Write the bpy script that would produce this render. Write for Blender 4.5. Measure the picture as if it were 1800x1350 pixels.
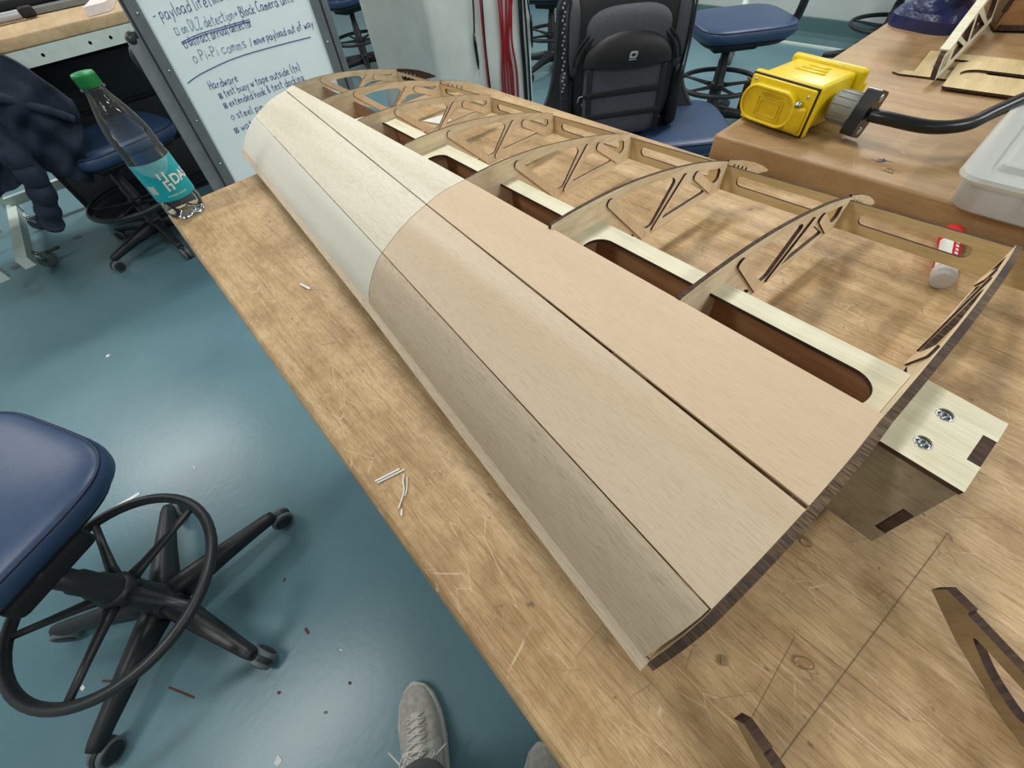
import bpy, bmesh, math, random
from mathutils import Vector, Matrix, geometry
random.seed(7)
PI = math.pi
sc = bpy.context.scene
for o in list(bpy.data.objects):
    bpy.data.objects.remove(o)
COL = sc.collection

# ------------------------------------------------------------ camera, world, light
cam_d = bpy.data.cameras.new('camera')
cam_d.sensor_width = 36.0
cam_d.lens = 709.18 / 1800 * 36.0
cam_d.clip_start = 0.01
cam = bpy.data.objects.new('camera', cam_d)
COL.objects.link(cam)
cam.matrix_world = (Matrix.Translation((0, 0, 1.22)) @ Matrix.Rotation(math.radians(-35.506), 4, 'Z')
                    @ Matrix.Rotation(math.radians(36.650), 4, 'X') @ Matrix.Rotation(math.radians(-8.406), 4, 'Z'))
sc.camera = cam
world = bpy.data.worlds.new('world')
sc.world = world
world.use_nodes = True
world.node_tree.nodes['Background'].inputs[0].default_value = (0.75, 0.82, 0.9, 1)
world.node_tree.nodes['Background'].inputs[1].default_value = 0.15
sc.view_settings.view_transform = 'Standard'
sc.view_settings.look = 'None'
sc.view_settings.gamma = 1.0
sc.view_settings.use_curve_mapping = False
sc.view_settings.exposure = 0.2
# ceiling fixtures of the room: centre x, y and lamp power
CEIL = 2.9
FIXTURES = [(-1.7, 4.4, 32, 'over the far left desk'), (0.9, 4.4, 28, 'beyond the pillar'), (3.4, 4.4, 28, 'in the far right corner'),
            (-1.7, 1.1, 18, 'over the floor left of the bench'), (0.9, 1.35, 20, 'over the wing'), (3.4, 1.0, 30, 'by the right wall'),
            (-1.7, -2.0, 4, 'behind the viewer on the left'), (1.1, -2.0, 25, 'behind the viewer over the bench'), (3.4, -1.8, 28, 'behind the viewer by the right wall')]
LAMP_COL = (1.0, 0.985, 0.945)

# ------------------------------------------------------------ helpers
def lin(r, g, b):
    f = lambda c: (c / 255 / 12.92) if c / 255 <= 0.04045 else ((c / 255 + 0.055) / 1.055) ** 2.4
    return (f(r), f(g), f(b), 1.0)

def new_mat(name):
    m = bpy.data.materials.new(name)
    m.use_nodes = True
    nt = m.node_tree
    return m, nt, nt.nodes['Principled BSDF']

def ramp(nt, fac, stops):
    n = nt.nodes.new('ShaderNodeValToRGB')
    el = n.color_ramp.elements
    while len(el) < len(stops):
        el.new(0.5)
    for e, (p, c) in zip(el, stops):
        e.position = p
        e.color = c
    nt.links.new(fac, n.inputs[0])
    return n.outputs[0]

def coords(nt, scale=(1, 1, 1), rot=(0, 0, 0), loc=(0, 0, 0), src='Object'):
    tc = nt.nodes.new('ShaderNodeTexCoord')
    mp = nt.nodes.new('ShaderNodeMapping')
    mp.inputs['Scale'].default_value = scale
    mp.inputs['Rotation'].default_value = rot
    mp.inputs['Location'].default_value = loc
    nt.links.new(tc.outputs[src], mp.inputs[0])
    return mp.outputs[0]

def noise(nt, vec, scale=5, detail=4, rough=0.55, dist=0.0):
    n = nt.nodes.new('ShaderNodeTexNoise')
    n.inputs['Scale'].default_value = scale
    n.inputs['Detail'].default_value = detail
    n.inputs['Roughness'].default_value = rough
    n.inputs['Distortion'].default_value = dist
    nt.links.new(vec, n.inputs['Vector'])
    return n.outputs['Fac']

def mix(nt, a, b, fac, mode='MIX'):
    n = nt.nodes.new('ShaderNodeMix')
    n.data_type = 'RGBA'
    n.blend_type = mode
    def put(sock, v):
        if hasattr(v, 'is_linked') or hasattr(v, 'links'):
            nt.links.new(v, sock)
        else:
            sock.default_value = v
    put(n.inputs[6], a)
    put(n.inputs[7], b)
    put(n.inputs[0], fac)
    return n.outputs[2]

def bump(nt, bsdf, h, strength=0.2, dist=0.002):
    b = nt.nodes.new('ShaderNodeBump')
    b.inputs['Strength'].default_value = strength
    b.inputs['Distance'].default_value = dist
    nt.links.new(h, b.inputs['Height'])
    nt.links.new(b.outputs[0], bsdf.inputs['Normal'])

def plain(name, c, rough=0.5, metal=0.0, var=0.08, scale=20, bmp=0.0, spec=None, coat=0.0):
    m, nt, b = new_mat(name)
    v = coords(nt)
    f = noise(nt, v, scale, 4)
    c = tuple(c)
    d = tuple(max(0, x * (1 - var * 2)) for x in c[:3]) + (1,)
    l = tuple(min(1, x * (1 + var * 2)) for x in c[:3]) + (1,)
    nt.links.new(ramp(nt, f, [(0.3, d), (0.7, l)]), b.inputs['Base Color'])
    b.inputs['Roughness'].default_value = rough
    b.inputs['Metallic'].default_value = metal
    if spec is not None:
        b.inputs['Specular IOR Level'].default_value = spec
    b.inputs['Coat Weight'].default_value = coat
    if bmp:
        bump(nt, b, noise(nt, v, scale * 6, 3), bmp)
    return m

def wood(name, dark, light, stretch=(60, 3, 60), fine=(500, 14, 500), rough=0.6, pore=0.25, bmp=0.15, streak=None, blotch=None):
    """grain runs along the axis with the smallest stretch"""
    m, nt, b = new_mat(name)
    v = coords(nt, stretch)
    f = noise(nt, v, 1, 2.5, 0.5, 0.4)
    col = ramp(nt, f, [(0.3, dark), (0.7, light)])
    v2 = coords(nt, fine)
    g = noise(nt, v2, 1, 3, 0.6)
    pr = ramp(nt, g, [(0.34, (0.45, 0.36, 0.28, 1)), (0.52, (1, 1, 1, 1))])
    col = mix(nt, col, pr, pore, 'MULTIPLY')
    if blotch:
        v3 = coords(nt, (1, 1, 1))
        h = noise(nt, v3, blotch[0], 4, 0.6)
        col = mix(nt, col, blotch[1], ramp(nt, h, [(0.5, (0, 0, 0, 1)), (0.75, (blotch[2],) * 3 + (1,))]))
    nt.links.new(col, b.inputs['Base Color'])
    b.inputs['Roughness'].default_value = rough
    bump(nt, b, g, bmp, 0.0006)
    return m

class MB:
    def __init__(s):
        s.v, s.f, s.m, s.sm = [], [], [], []
    def add(s, vs, fs, mi=0, smooth=False, M=None):
        o = len(s.v)
        for p in vs:
            s.v.append(tuple(M @ Vector(p)) if M else tuple(p))
        for f in fs:
            s.f.append(tuple(i + o for i in f))
            s.m.append(mi)
            s.sm.append(smooth)
        return s
    def box(s, c, d, mi=0, M=None):
        x, y, z = [q / 2 for q in d]
        vs = [(c[0] + a * x, c[1] + b * y, c[2] + e * z) for a in (-1, 1) for b in (-1, 1) for e in (-1, 1)]
        return s.add(vs, [(0, 1, 3, 2), (4, 6, 7, 5), (0, 4, 5, 1), (2, 3, 7, 6), (0, 2, 6, 4), (1, 5, 7, 3)], mi, False, M)
    def rbox(s, c, d, r=0.005, seg=3, mi=0, M=None, smooth=True):
        bm = bmesh.new()
        bmesh.ops.create_cube(bm, size=1)
        for v in bm.verts:
            v.co = Vector((v.co.x * d[0], v.co.y * d[1], v.co.z * d[2]))
        bmesh.ops.bevel(bm, geom=bm.edges[:], offset=min(r, min(d) * 0.49), segments=seg, profile=0.5, affect='EDGES')
        bm.verts.index_update()
        vs = [tuple(v.co + Vector(c)) for v in bm.verts]
        fs = [[v.index for v in f.verts] for f in bm.faces]
        bm.free()
        return s.add(vs, fs, mi, smooth, M)
    def cyl(s, p0, p1, r0, r1=None, n=20, mi=0, caps=True, M=None, smooth=True):
        return s.tube([p0, p1], [r0, r0 if r1 is None else r1], n, mi, caps, M, smooth)
    def tube(s, pts, r, n=10, mi=0, caps=True, M=None, smooth=True, closed=False, flat=None):
        pts = [Vector(p) for p in pts]
        if not hasattr(r, '__len__'):
            r = [r] * len(pts)
        L = len(pts)
        vs, fs = [], []
        up = None
        for i, p in enumerate(pts):
            if closed:
                t = (pts[(i + 1) % L] - pts[i - 1])
            else:
                t = pts[min(i + 1, L - 1)] - pts[max(i - 1, 0)]
            t = t.normalized() if t.length > 1e-9 else Vector((0, 0, 1))
            if up is None:
                up = Vector((0, 0, 1)) if abs(t.z) < 0.9 else Vector((1, 0, 0))
            a = t.cross(up)
            a = a.normalized() if a.length > 1e-6 else t.orthogonal().normalized()
            b = a.cross(t).normalized()
            up = b
            for k in range(n):
                q = 2 * PI * k / n
                kk = flat if flat else 1.0
                vs.append(p + a * math.cos(q) * r[i] + b * math.sin(q) * r[i] * kk)
        for i in range(L if closed else L - 1):
            j = (i + 1) % L
            for k in range(n):
                k2 = (k + 1) % n
                fs.append((i * n + k, i * n + k2, j * n + k2, j * n + k))
        s.add(vs, fs, mi, smooth, M)
        if caps and not closed:
            o = len(s.v) - len(vs)
            s.f.append(tuple(o + k for k in range(n))[::-1]); s.m.append(mi); s.sm.append(False)
            s.f.append(tuple(o + (L - 1) * n + k for k in range(n))); s.m.append(mi); s.sm.append(False)
        return s
    def lathe(s, prof, n=32, mi=0, M=None, smooth=True, a0=0.0, a1=2 * PI):
        full = abs(a1 - a0 - 2 * PI) < 1e-6
        cnt = n if full else n + 1
        vs, fs = [], []
        for (r, z) in prof:
            for k in range(cnt):
                q = a0 + (a1 - a0) * k / n
                vs.append((r * math.cos(q), r * math.sin(q), z))
        for i in range(len(prof) - 1):
            for k in range(n):
                k2 = (k + 1) % cnt
                fs.append((i * cnt + k, i * cnt + k2, (i + 1) * cnt + k2, (i + 1) * cnt + k))
        return s.add(vs, fs, mi, smooth, M)
    def ell(s, c, r, n=20, m=12, mi=0, M=None):
        prof = [(max(1e-5, math.cos(-PI / 2 + PI * i / m)), math.sin(-PI / 2 + PI * i / m)) for i in range(m + 1)]
        T = Matrix.Translation(c) @ Matrix.Diagonal((r[0], r[1], r[2], 1))
        return s.lathe(prof, n, mi, (M @ T) if M else T)
    def plate(s, outer, holes, fn, t0, t1, mi=0, ei=1):
        """flat plate with holes; fn(a, b, t) -> xyz"""
        loops = [outer] + list(holes)
        flat = [Vector((p[0], p[1], 0)) for lp in loops for p in lp]
        tris = geometry.tessellate_polygon([[Vector((p[0], p[1], 0)) for p in lp] for lp in loops])
        N = len(flat)
        vs = [fn(p.x, p.y, t0) for p in flat] + [fn(p.x, p.y, t1) for p in flat]
        fs = [tuple(t) for t in tris]
        s.add(vs, fs + [tuple(i + N for i in t[::-1]) for t in tris], mi)
        o = len(s.v) - len(vs)
        b = 0
        for lp in loops:
            L = len(lp)
            for i in range(L):
                j = (i + 1) % L
                s.f.append((o + b + i, o + b + j, o + N + b + j, o + N + b + i)); s.m.append(ei); s.sm.append(False)
            b += L
        return s
    def grid(s, rows, mi=0, smooth=True, M=None, close=False):
        nr, nc = len(rows), len(rows[0])
        fs = []
        for i in range(nr - 1):
            for k in range(nc if close else nc - 1):
                k2 = (k + 1) % nc
                fs.append((i * nc + k, i * nc + k2, (i + 1) * nc + k2, (i + 1) * nc + k))
        return s.add([p for r in rows for p in r], fs, mi, smooth, M)
    def mesh(s, name, mats):
        me = bpy.data.meshes.new(name)
        me.from_pydata(s.v, [], s.f)
        for m in (mats if isinstance(mats, (list, tuple)) else [mats]):
            me.materials.append(m)
        me.polygons.foreach_set('material_index', s.m)
        me.polygons.foreach_set('use_smooth', s.sm)
        bm = bmesh.new()
        bm.from_mesh(me)
        bmesh.ops.recalc_face_normals(bm, faces=bm.faces)
        bm.to_mesh(me)
        bm.free()
        me.update()
        return me
    def build(s, name, mats, parent=None, loc=(0, 0, 0), rot=(0, 0, 0)):
        return link(name, s.mesh(name, mats), parent, loc, rot)

def link(name, data, parent=None, loc=(0, 0, 0), rot=(0, 0, 0)):
    o = bpy.data.objects.new(name, data)
    COL.objects.link(o)
    o.parent = parent
    o.location = loc
    o.rotation_euler = rot
    return o

def tag(o, label, cat, group=None, kind=None):
    o['label'] = label
    o['category'] = cat
    if group:
        o['group'] = group
    if kind:
        o['kind'] = kind
    return o

def struct(o, label=None):
    o['kind'] = 'structure'
    if label:
        o['label'] = label
    return o

def thing(name, label, cat, loc=(0, 0, 0), rotz=0.0, group=None):
    o = bpy.data.objects.new(name, None)
    COL.objects.link(o)
    o.empty_display_size = 0.05
    o.location = loc
    o.rotation_euler = (0, 0, rotz)
    return tag(o, label, cat, group)

def copy_tree(o, parent=None):
    c = o.copy()
    COL.objects.link(c)
    c.parent = parent
    for ch in list(o.children):
        copy_tree(ch, c)
    return c

def rrect(x0, y0, x1, y1, r, n=5):
    r = min(r, abs(x1 - x0) / 2 - 1e-5, abs(y1 - y0) / 2 - 1e-5)
    pts = []
    for cx, cy, a in ((x1 - r, y1 - r, 0), (x0 + r, y1 - r, 90), (x0 + r, y0 + r, 180), (x1 - r, y0 + r, 270)):
        for i in range(n + 1):
            q = math.radians(a + 90 * i / n)
            pts.append((cx + r * math.cos(q), cy + r * math.sin(q)))
    return pts

def rpoly(pts, r, n=4):
    out = []
    L = len(pts)
    for i in range(L):
        p = Vector(pts[i]); a = Vector(pts[i - 1]); b = Vector(pts[(i + 1) % L])
        da, db = (a - p), (b - p)
        d = min(r, da.length * 0.45, db.length * 0.45)
        s, e = p + da.normalized() * d, p + db.normalized() * d
        for k in range(n + 1):
            t = k / n
            q = s * (1 - t) ** 2 + p * 2 * t * (1 - t) + e * t * t
            out.append((q.x, q.y))
    return out

def cat_rom(P, s):
    n = len(P)
    i = max(0, min(n - 2, int(math.floor(s))))
    t = s - i
    p0, p1, p2, p3 = P[max(0, i - 1)], P[i], P[i + 1], P[min(n - 1, i + 2)]
    return tuple(0.5 * ((2 * b) + (-a + c) * t + (2 * a - 5 * b + 4 * c - d) * t * t + (-a + 3 * b - 3 * c + d) * t ** 3)
                 for a, b, c, d in zip(p0, p1, p2, p3))

def smooth_path(pts, per=6):
    out = []
    for i in range((len(pts) - 1) * per + 1):
        out.append(cat_rom(pts, min(i / per, len(pts) - 1 - 1e-9)))
    return out

# ------------------------------------------------------------ materials
M = {}
# bench top: laminated maple, worn and scratched
def bench_mat(name, dark, light, wear=1.0):
    m, nt, b = new_mat(name)
    tc = nt.nodes.new('ShaderNodeTexCoord')
    # strips of the laminate
    br = nt.nodes.new('ShaderNodeTexBrick')
    mp = nt.nodes.new('ShaderNodeMapping')
    mp.inputs['Rotation'].default_value = (0, 0, PI / 2)
    nt.links.new(tc.outputs['Object'], mp.inputs[0])
    nt.links.new(mp.outputs[0], br.inputs['Vector'])
    br.inputs['Color1'].default_value = (0.86, 0.86, 0.86, 1)
    br.inputs['Color2'].default_value = (1.0, 1.0, 1.0, 1)
    br.inputs['Mortar'].default_value = (0.62, 0.58, 0.52, 1)
    br.inputs['Scale'].default_value = 1.0
    br.inputs['Mortar Size'].default_value = 0.0005
    br.inputs['Brick Width'].default_value = 0.62
    br.inputs['Row Height'].default_value = 0.047
    f = noise(nt, coords(nt, (30, 4.5, 30)), 1, 3, 0.5, 0.5)
    col = ramp(nt, f, [(0.25, dark), (0.75, light)])
    col = mix(nt, col, br.outputs['Color'], 0.55, 'MULTIPLY')
    # fibre grain: short fine dashes along the boards
    g = noise(nt, coords(nt, (900, 55, 900)), 1, 4, 0.65)
    col = mix(nt, col, ramp(nt, g, [(0.34, (0.48, 0.38, 0.28, 1)), (0.55, (1, 1, 1, 1))]), 0.55 * wear, 'MULTIPLY')
    g2 = noise(nt, coords(nt, (330, 12, 330), (0, 0, 0.03), (3, 1, 0)), 1, 4, 0.6)
    col = mix(nt, col, ramp(nt, g2, [(0.36, (0.6, 0.5, 0.4, 1)), (0.5, (1, 1, 1, 1))]), 0.45 * wear, 'MULTIPLY')
    # grime blotches
    h = noise(nt, coords(nt), 7.5, 7, 0.68)
    col = mix(nt, col, ramp(nt, h, [(0.34, (0.5, 0.41, 0.31, 1)), (0.58, (1, 1, 1, 1))]), 0.55 * wear, 'MULTIPLY')
    h2 = noise(nt, coords(nt, (1, 1, 1), (0, 0, 0), (7, 3, 0)), 30, 5, 0.7)
    col = mix(nt, col, ramp(nt, h2, [(0.36, (0.62, 0.52, 0.42, 1)), (0.52, (1, 1, 1, 1))]), 0.4 * wear, 'MULTIPLY')
    # scratches: thin broken cell borders in several directions
    def scratch(sc_, rz, st, wdt, seed, colr, amt, lo):
        nonlocal col
        vo = nt.nodes.new('ShaderNodeTexVoronoi')
        vo.feature = 'DISTANCE_TO_EDGE'
        vo.inputs['Scale'].default_value = sc_
        nt.links.new(coords(nt, st, (0, 0, rz), (seed, seed * .7, 0)), vo.inputs['Vector'])
        ln = ramp(nt, vo.outputs['Distance'], [(0.0, (1, 1, 1, 1)), (wdt, (0, 0, 0, 1))])
        mk = ramp(nt, noise(nt, coords(nt, (1, 1, 1), (0, 0, 0), (seed, 5, 0)), 34, 4, 0.65), [(lo, (0, 0, 0, 1)), (lo + .06, (amt * wear,) * 3 + (1,))])
        col = mix(nt, col, colr, mix(nt, (0, 0, 0, 1), mk, ln))
    scratch(34, 0.5, (1, .35, 1), .009, 1.3, (0.17, 0.11, 0.07, 1), 0.7, .52)
    scratch(50, -0.6, (1, .5, 1), .011, 4.1, (0.20, 0.13, 0.08, 1), 0.55, .54)
    scratch(40, 1.0, (1, .4, 1), .009, 8.7, (0.72, 0.60, 0.42, 1), 0.6, .53)
    scratch(26, -0.2, (1, .22, 1), .007, 2.9, (0.76, 0.64, 0.45, 1), 0.6, .5)
    scratch(60, 0.2, (1, .6, 1), .013, 6.2, (0.70, 0.58, 0.40, 1), 0.45, .55)
    w = noise(nt, coords(nt, (1, .6, 1), loc=(4, 2, 0)), 120, 3, 0.6)
    col = mix(nt, col, (0.13, 0.09, 0.06, 1), ramp(nt, w, [(0.68, (0, 0, 0, 1)), (0.73, (0.75 * wear,) * 3 + (1,))]))
    nt.links.new(col, b.inputs['Base Color'])
    b.inputs['Roughness'].default_value = 0.5
    bump(nt, b, g, 0.15, 0.0005)
    return m
M['bench'] = bench_mat('bench_maple', lin(190, 157, 111), lin(222, 192, 148))
M['bench2'] = bench_mat('bench_maple_clean', lin(164, 130, 90), lin(188, 156, 112), 0.4)
M['desk'] = bench_mat('desk_maple', lin(196, 164, 124), lin(224, 196, 156), 0.2)

# balsa sheets: grain runs along y of the wing
M['balsa_pale'] = wood('balsa_pale', lin(212, 203, 183), lin(226, 219, 203), (30, 1.5, 30), (1100, 26, 1100), 0.6, 0.3, 0.1)
M['balsa_white'] = wood('balsa_white', lin(206, 202, 190), lin(218, 214, 202), (20, 1.2, 20), (1100, 30, 1100), 0.6, 0.12, 0.06)
M['balsa_pink'] = wood('balsa_pink', lin(204, 178, 148), lin(214, 192, 164), (14, 0.9, 14), (1200, 60, 1200), 0.6, 0.2, 0.08)
M['balsa_mix'] = wood('balsa_mixed', lin(200, 176, 148), lin(222, 206, 182), (13, 0.5, 13), (1200, 45, 1200), 0.6, 0.24, 0.08)
M['balsa_grey'] = wood('balsa_grey', lin(190, 171, 147), lin(210, 193, 168), (24, 1.0, 24), (1100, 55, 1100), 0.62, 0.42, 0.2)
# laser cut plywood: grain along the rib chord (x)
M['ply'] = wood('rib_plywood', lin(234, 212, 176), lin(250, 235, 206), (3, 60, 60), (22, 500, 300), 0.62, 0.3, 0.1, blotch=(26, lin(172, 124, 78), 0.35))
M['ply_y'] = wood('spar_plywood', lin(214, 208, 180), lin(230, 225, 202), (60, 3, 60), (500, 20, 500), 0.6, 0.2, 0.08, blotch=(30, lin(212, 190, 140), 0.4))
M['ply_te'] = wood('trailing_plywood', lin(196, 172, 126), lin(216, 194, 148), (60, 3, 60), (500, 20, 500), 0.6, 0.2, 0.08)
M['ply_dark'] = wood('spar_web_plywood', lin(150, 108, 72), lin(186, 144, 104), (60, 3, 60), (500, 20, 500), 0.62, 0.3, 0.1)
M['ply_shaded'] = wood('joiner_side_shaded_ply', lin(150, 134, 110), lin(178, 162, 136), (60, 3, 60), (900, 60, 900), 0.6, 0.4, 0.1, blotch=(22, lin(70, 48, 32), 0.7))  # base tone darkened to put the side's shade into the colour; blotches are soot
M['char'] = wood('charred_edge', lin(44, 30, 22), lin(84, 60, 44), (300, 40, 60), (600, 300, 600), 0.8, 0.4, 0.3)
M['char_light'] = wood('lightly_charred_edge', lin(120, 88, 60), lin(196, 164, 122), (120, 40, 120), (400, 300, 600), 0.75, 0.4, 0.2)
m, nt, b = new_mat('root_rib_edge')
q = noise(nt, coords(nt, (700, 60, 500)), 1, 4, 0.6)
q2 = noise(nt, coords(nt), 14, 3)
c_ = mix(nt, ramp(nt, q, [(0.40, lin(56, 42, 34)), (0.66, lin(124, 102, 74))]), lin(58, 42, 36), ramp(nt, q2, [(0.42, (0, 0, 0, 1)), (0.6, (0.9,) * 3 + (1,))]))
nt.links.new(c_, b.inputs['Base Color']); b.inputs['Roughness'].default_value = 0.8
bump(nt, b, q, 0.5, 0.001)
M['root_edge'] = m
M['stick'] = wood('craft_stick', lin(236, 208, 170), lin(250, 228, 196), (60, 60, 6), (500, 500, 30), 0.6, 0.2, 0.05)
M['ply_loose'] = wood('loose_rib_ply', lin(134, 112, 82), lin(162, 138, 102), (40, 40, 8), (400, 400, 30), 0.6, 0.25, 0.1)
M['ply_box'] = wood('box_plywood', lin(156, 112, 68), lin(176, 130, 84), (60, 6, 60), (500, 30, 500), 0.6, 0.2, 0.05)

# floor: teal sealed concrete, a little glossy
m, nt, b = new_mat('teal_epoxy')
f1 = noise(nt, coords(nt), 1.3, 5, 0.6)
f2 = noise(nt, coords(nt), 260, 3, 0.7)
c_ = ramp(nt, f1, [(0.3, lin(88, 124, 136)), (0.7, lin(105, 140, 151))])
c_ = mix(nt, c_, ramp(nt, f2, [(0.3, (0.82, 0.82, 0.82, 1)), (0.7, (1.08, 1.08, 1.08, 1))]), 0.8, 'MULTIPLY')
f3 = noise(nt, coords(nt), 24, 4, 0.6)
c_ = mix(nt, c_, lin(40, 54, 60), ramp(nt, f3, [(0.70, (0, 0, 0, 1)), (0.74, (0.35,) * 3 + (1,))]))
nt.links.new(c_, b.inputs['Base Color'])
b.inputs['Roughness'].default_value = 0.3
f4 = noise(nt, coords(nt), 55, 3, 0.5)
bump(nt, b, f4, 0.12, 0.003)
M['floor'] = m
M['wall'] = plain('wall_paint', lin(186, 194, 192), 0.7, 0, 0.03, 3, 0.05)
M['ceil'] = plain('ceiling_paint', lin(214, 214, 208), 0.8, 0, 0.03, 3)
M['teal'] = plain('teal_baseboard', lin(78, 108, 112), 0.5, 0, 0.04, 6)
M['pillar'] = plain('pillar_paint', lin(212, 218, 214), 0.55, 0, 0.05, 5, 0.25)
M['blue'] = plain('blue_vinyl', lin(46, 68, 102), 0.4, 0, 0.05, 60, 0.08)
M['blue_dk'] = plain('blue_piping', lin(22, 40, 70), 0.45, 0, 0.05, 60)
M['black'] = plain('black_plastic', lin(38, 40, 43), 0.42, 0, 0.08, 40, 0.06)
M['black_m'] = plain('black_matte', lin(26, 26, 28), 0.7, 0, 0.1, 60)
M['black_g'] = plain('black_rubber_gloss', lin(24, 25, 27), 0.3, 0, 0.08, 60)
M['caster'] = plain('caster_grey', lin(104, 110, 112), 0.6, 0, 0.08, 60)
M['caster_rim'] = plain('caster_rim', lin(150, 155, 156), 0.5, 0, 0.05, 60)
M['white_frame'] = plain('white_steel', lin(208, 222, 216), 0.45, 0, 0.03, 30)
M['grey_metal'] = plain('aluminium_grey', lin(128, 134, 136), 0.42, 0.3, 0.05, 30)
M['grey_dk'] = plain('easel_dark_grey', lin(96, 104, 108), 0.5, 0.2, 0.05, 30)
M['chrome'] = plain('chrome', lin(200, 204, 206), 0.2, 1.0, 0.03, 30)
M['board'] = plain('whiteboard_face', lin(222, 236, 238), 0.25, 0, 0.015, 4)
M['ink'] = plain('blue_marker', lin(44, 66, 140), 0.6, 0, 0.08, 120)
M['ink_g'] = plain('grey_marker', lin(112, 134, 172), 0.6, 0, 0.08, 120)
M['red'] = plain('red_wire', lin(150, 22, 34), 0.45, 0, 0.1, 60)
M['jacket'] = plain('navy_cloth', lin(24, 36, 54), 0.9, 0, 0.2, 22, 0.3)
M['pack_grey'] = plain('heather_grey_fabric', lin(74, 74, 82), 0.85, 0, 0.14, 260, 0.4)
M['pack_black'] = plain('black_fabric', lin(22, 22, 24), 0.75, 0, 0.15, 200, 0.3)
M['pack_shell'] = plain('black_shell', lin(13, 13, 15), 0.5, 0, 0.1, 80)
M['silver'] = plain('silver_print', lin(178, 182, 186), 0.4, 0.3, 0.03, 60)
M['yellow'] = plain('yellow_plastic', lin(236, 204, 12), 0.34, 0, 0.05, 25, 0.04)
M['yellow_dk'] = plain('yellow_plastic_worn', lin(216, 184, 14), 0.4, 0, 0.08, 40, 0.1)
M['plug_grey'] = plain('plug_grey', lin(132, 134, 128), 0.5, 0, 0.05, 40)
M['navy'] = plain('navy_enamel', lin(40, 46, 92), 0.28, 0, 0.18, 22, 0.35)
M['steel_dk'] = plain('dark_steel', lin(60, 60, 62), 0.3, 0.9, 0.1, 60)
M['foam'] = plain('white_foam', lin(234, 226, 226), 0.7, 0, 0.02, 60)
M['paper'] = plain('white_scrap', lin(226, 228, 224), 0.55, 0, 0.03, 60)
M['debris'] = plain('brown_chip', lin(92, 48, 34), 0.7, 0, 0.2, 120)
M['card'] = plain('cardboard', lin(128, 84, 58), 0.8, 0, 0.08, 20)
M['card_dk'] = plain('maroon_carton', lin(74, 34, 32), 0.8, 0, 0.1, 20)
M['red_pl'] = plain('red_plastic', lin(226, 44, 44), 0.35, 0, 0.04, 40)
M['label_red'] = plain('red_label', lin(206, 36, 44), 0.4, 0, 0.05, 60)
M['label_white'] = plain('white_label', lin(236, 234, 232), 0.4, 0, 0.02, 60)
M['green'] = plain('green_cap', lin(18, 134, 72), 0.4, 0, 0.05, 60)
M['teal_label'] = plain('teal_label', lin(14, 164, 178), 0.35, 0, 0.03, 40)
M['teal_pale'] = plain('pale_teal_label', lin(104, 178, 190), 0.35, 0, 0.08, 90)
M['navy_label'] = plain('barcode_blue', lin(40, 92, 132), 0.4, 0, 0.05, 60)
M['shoe'] = plain('grey_suede', lin(184, 179, 172), 0.85, 0, 0.1, 90, 0.3)
M['shoe_pale'] = plain('pale_suede', lin(214, 210, 204), 0.8, 0, 0.08, 90, 0.2)
M['sole'] = plain('grey_sole', lin(200, 198, 194), 0.6, 0, 0.05, 60)
M['trouser'] = plain('grey_trouser', lin(112, 110, 108), 0.9, 0, 0.08, 60, 0.3)
M['pencil'] = plain('pencil_graphite', lin(142, 120, 92), 0.7, 0, 0.1, 200)

def clear_mat(name, tint, gloss_rough, ior, bstr=0.1, milky=None):
    m = bpy.data.materials.new(name)
    m.use_nodes = True
    nt = m.node_tree
    nt.nodes.remove(nt.nodes['Principled BSDF'])
    out = nt.nodes['Material Output']
    tr = nt.nodes.new('ShaderNodeBsdfTransparent')
    tr.inputs[0].default_value = tint
    gl = nt.nodes.new('ShaderNodeBsdfGlossy')
    gl.inputs['Roughness'].default_value = gloss_rough
    fr = nt.nodes.new('ShaderNodeFresnel')
    fr.inputs[0].default_value = ior
    bp = nt.nodes.new('ShaderNodeBump')
    bp.inputs['Strength'].default_value = bstr
    bp.inputs['Distance'].default_value = 0.002
    nt.links.new(noise(nt, coords(nt), 70, 2), bp.inputs['Height'])
    nt.links.new(bp.outputs[0], gl.inputs['Normal'])
    nt.links.new(bp.outputs[0], fr.inputs['Normal'])
    mx = nt.nodes.new('ShaderNodeMixShader')
    nt.links.new(fr.outputs[0], mx.inputs[0])
    nt.links.new(tr.outputs[0], mx.inputs[1])
    nt.links.new(gl.outputs[0], mx.inputs[2])
    last = mx.outputs[0]
    if milky:
        df = nt.nodes.new('ShaderNodeBsdfDiffuse')
        df.inputs[0].default_value = milky[0]
        m2 = nt.nodes.new('ShaderNodeMixShader')
        m2.inputs[0].default_value = milky[1]
        nt.links.new(last, m2.inputs[1])
        nt.links.new(df.outputs[0], m2.inputs[2])
        last = m2.outputs[0]
    nt.links.new(last, out.inputs[0])
    return m
M['pet'] = clear_mat('clear_plastic', (0.96, 0.98, 1.0, 1), 0.04, 1.40, 0.12, ((.75, .82, .88, 1), .02))
M['pet_label'] = clear_mat('clear_teal_film', (0.5, 0.85, 0.9, 1), 0.2, 1.4, milky=(lin(110, 190, 205), 0.5))
M['milky'] = clear_mat('milky_plastic', (0.93, 0.96, 0.96, 1), 0.3, 1.45, milky=(lin(240, 244, 242), 0.42))
M['glue'] = clear_mat('glue_drop', (0.97, 0.95, 0.9, 1), 0.05, 1.25, 0.0)
m, nt, b = new_mat('lamp_diffuser')
b.inputs['Base Color'].default_value = (0.9, 0.9, 0.88, 1)
b.inputs['Emission Color'].default_value = (*LAMP_COL, 1)
b.inputs['Emission Strength'].default_value = 6.0
M['lamp'] = m

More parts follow.
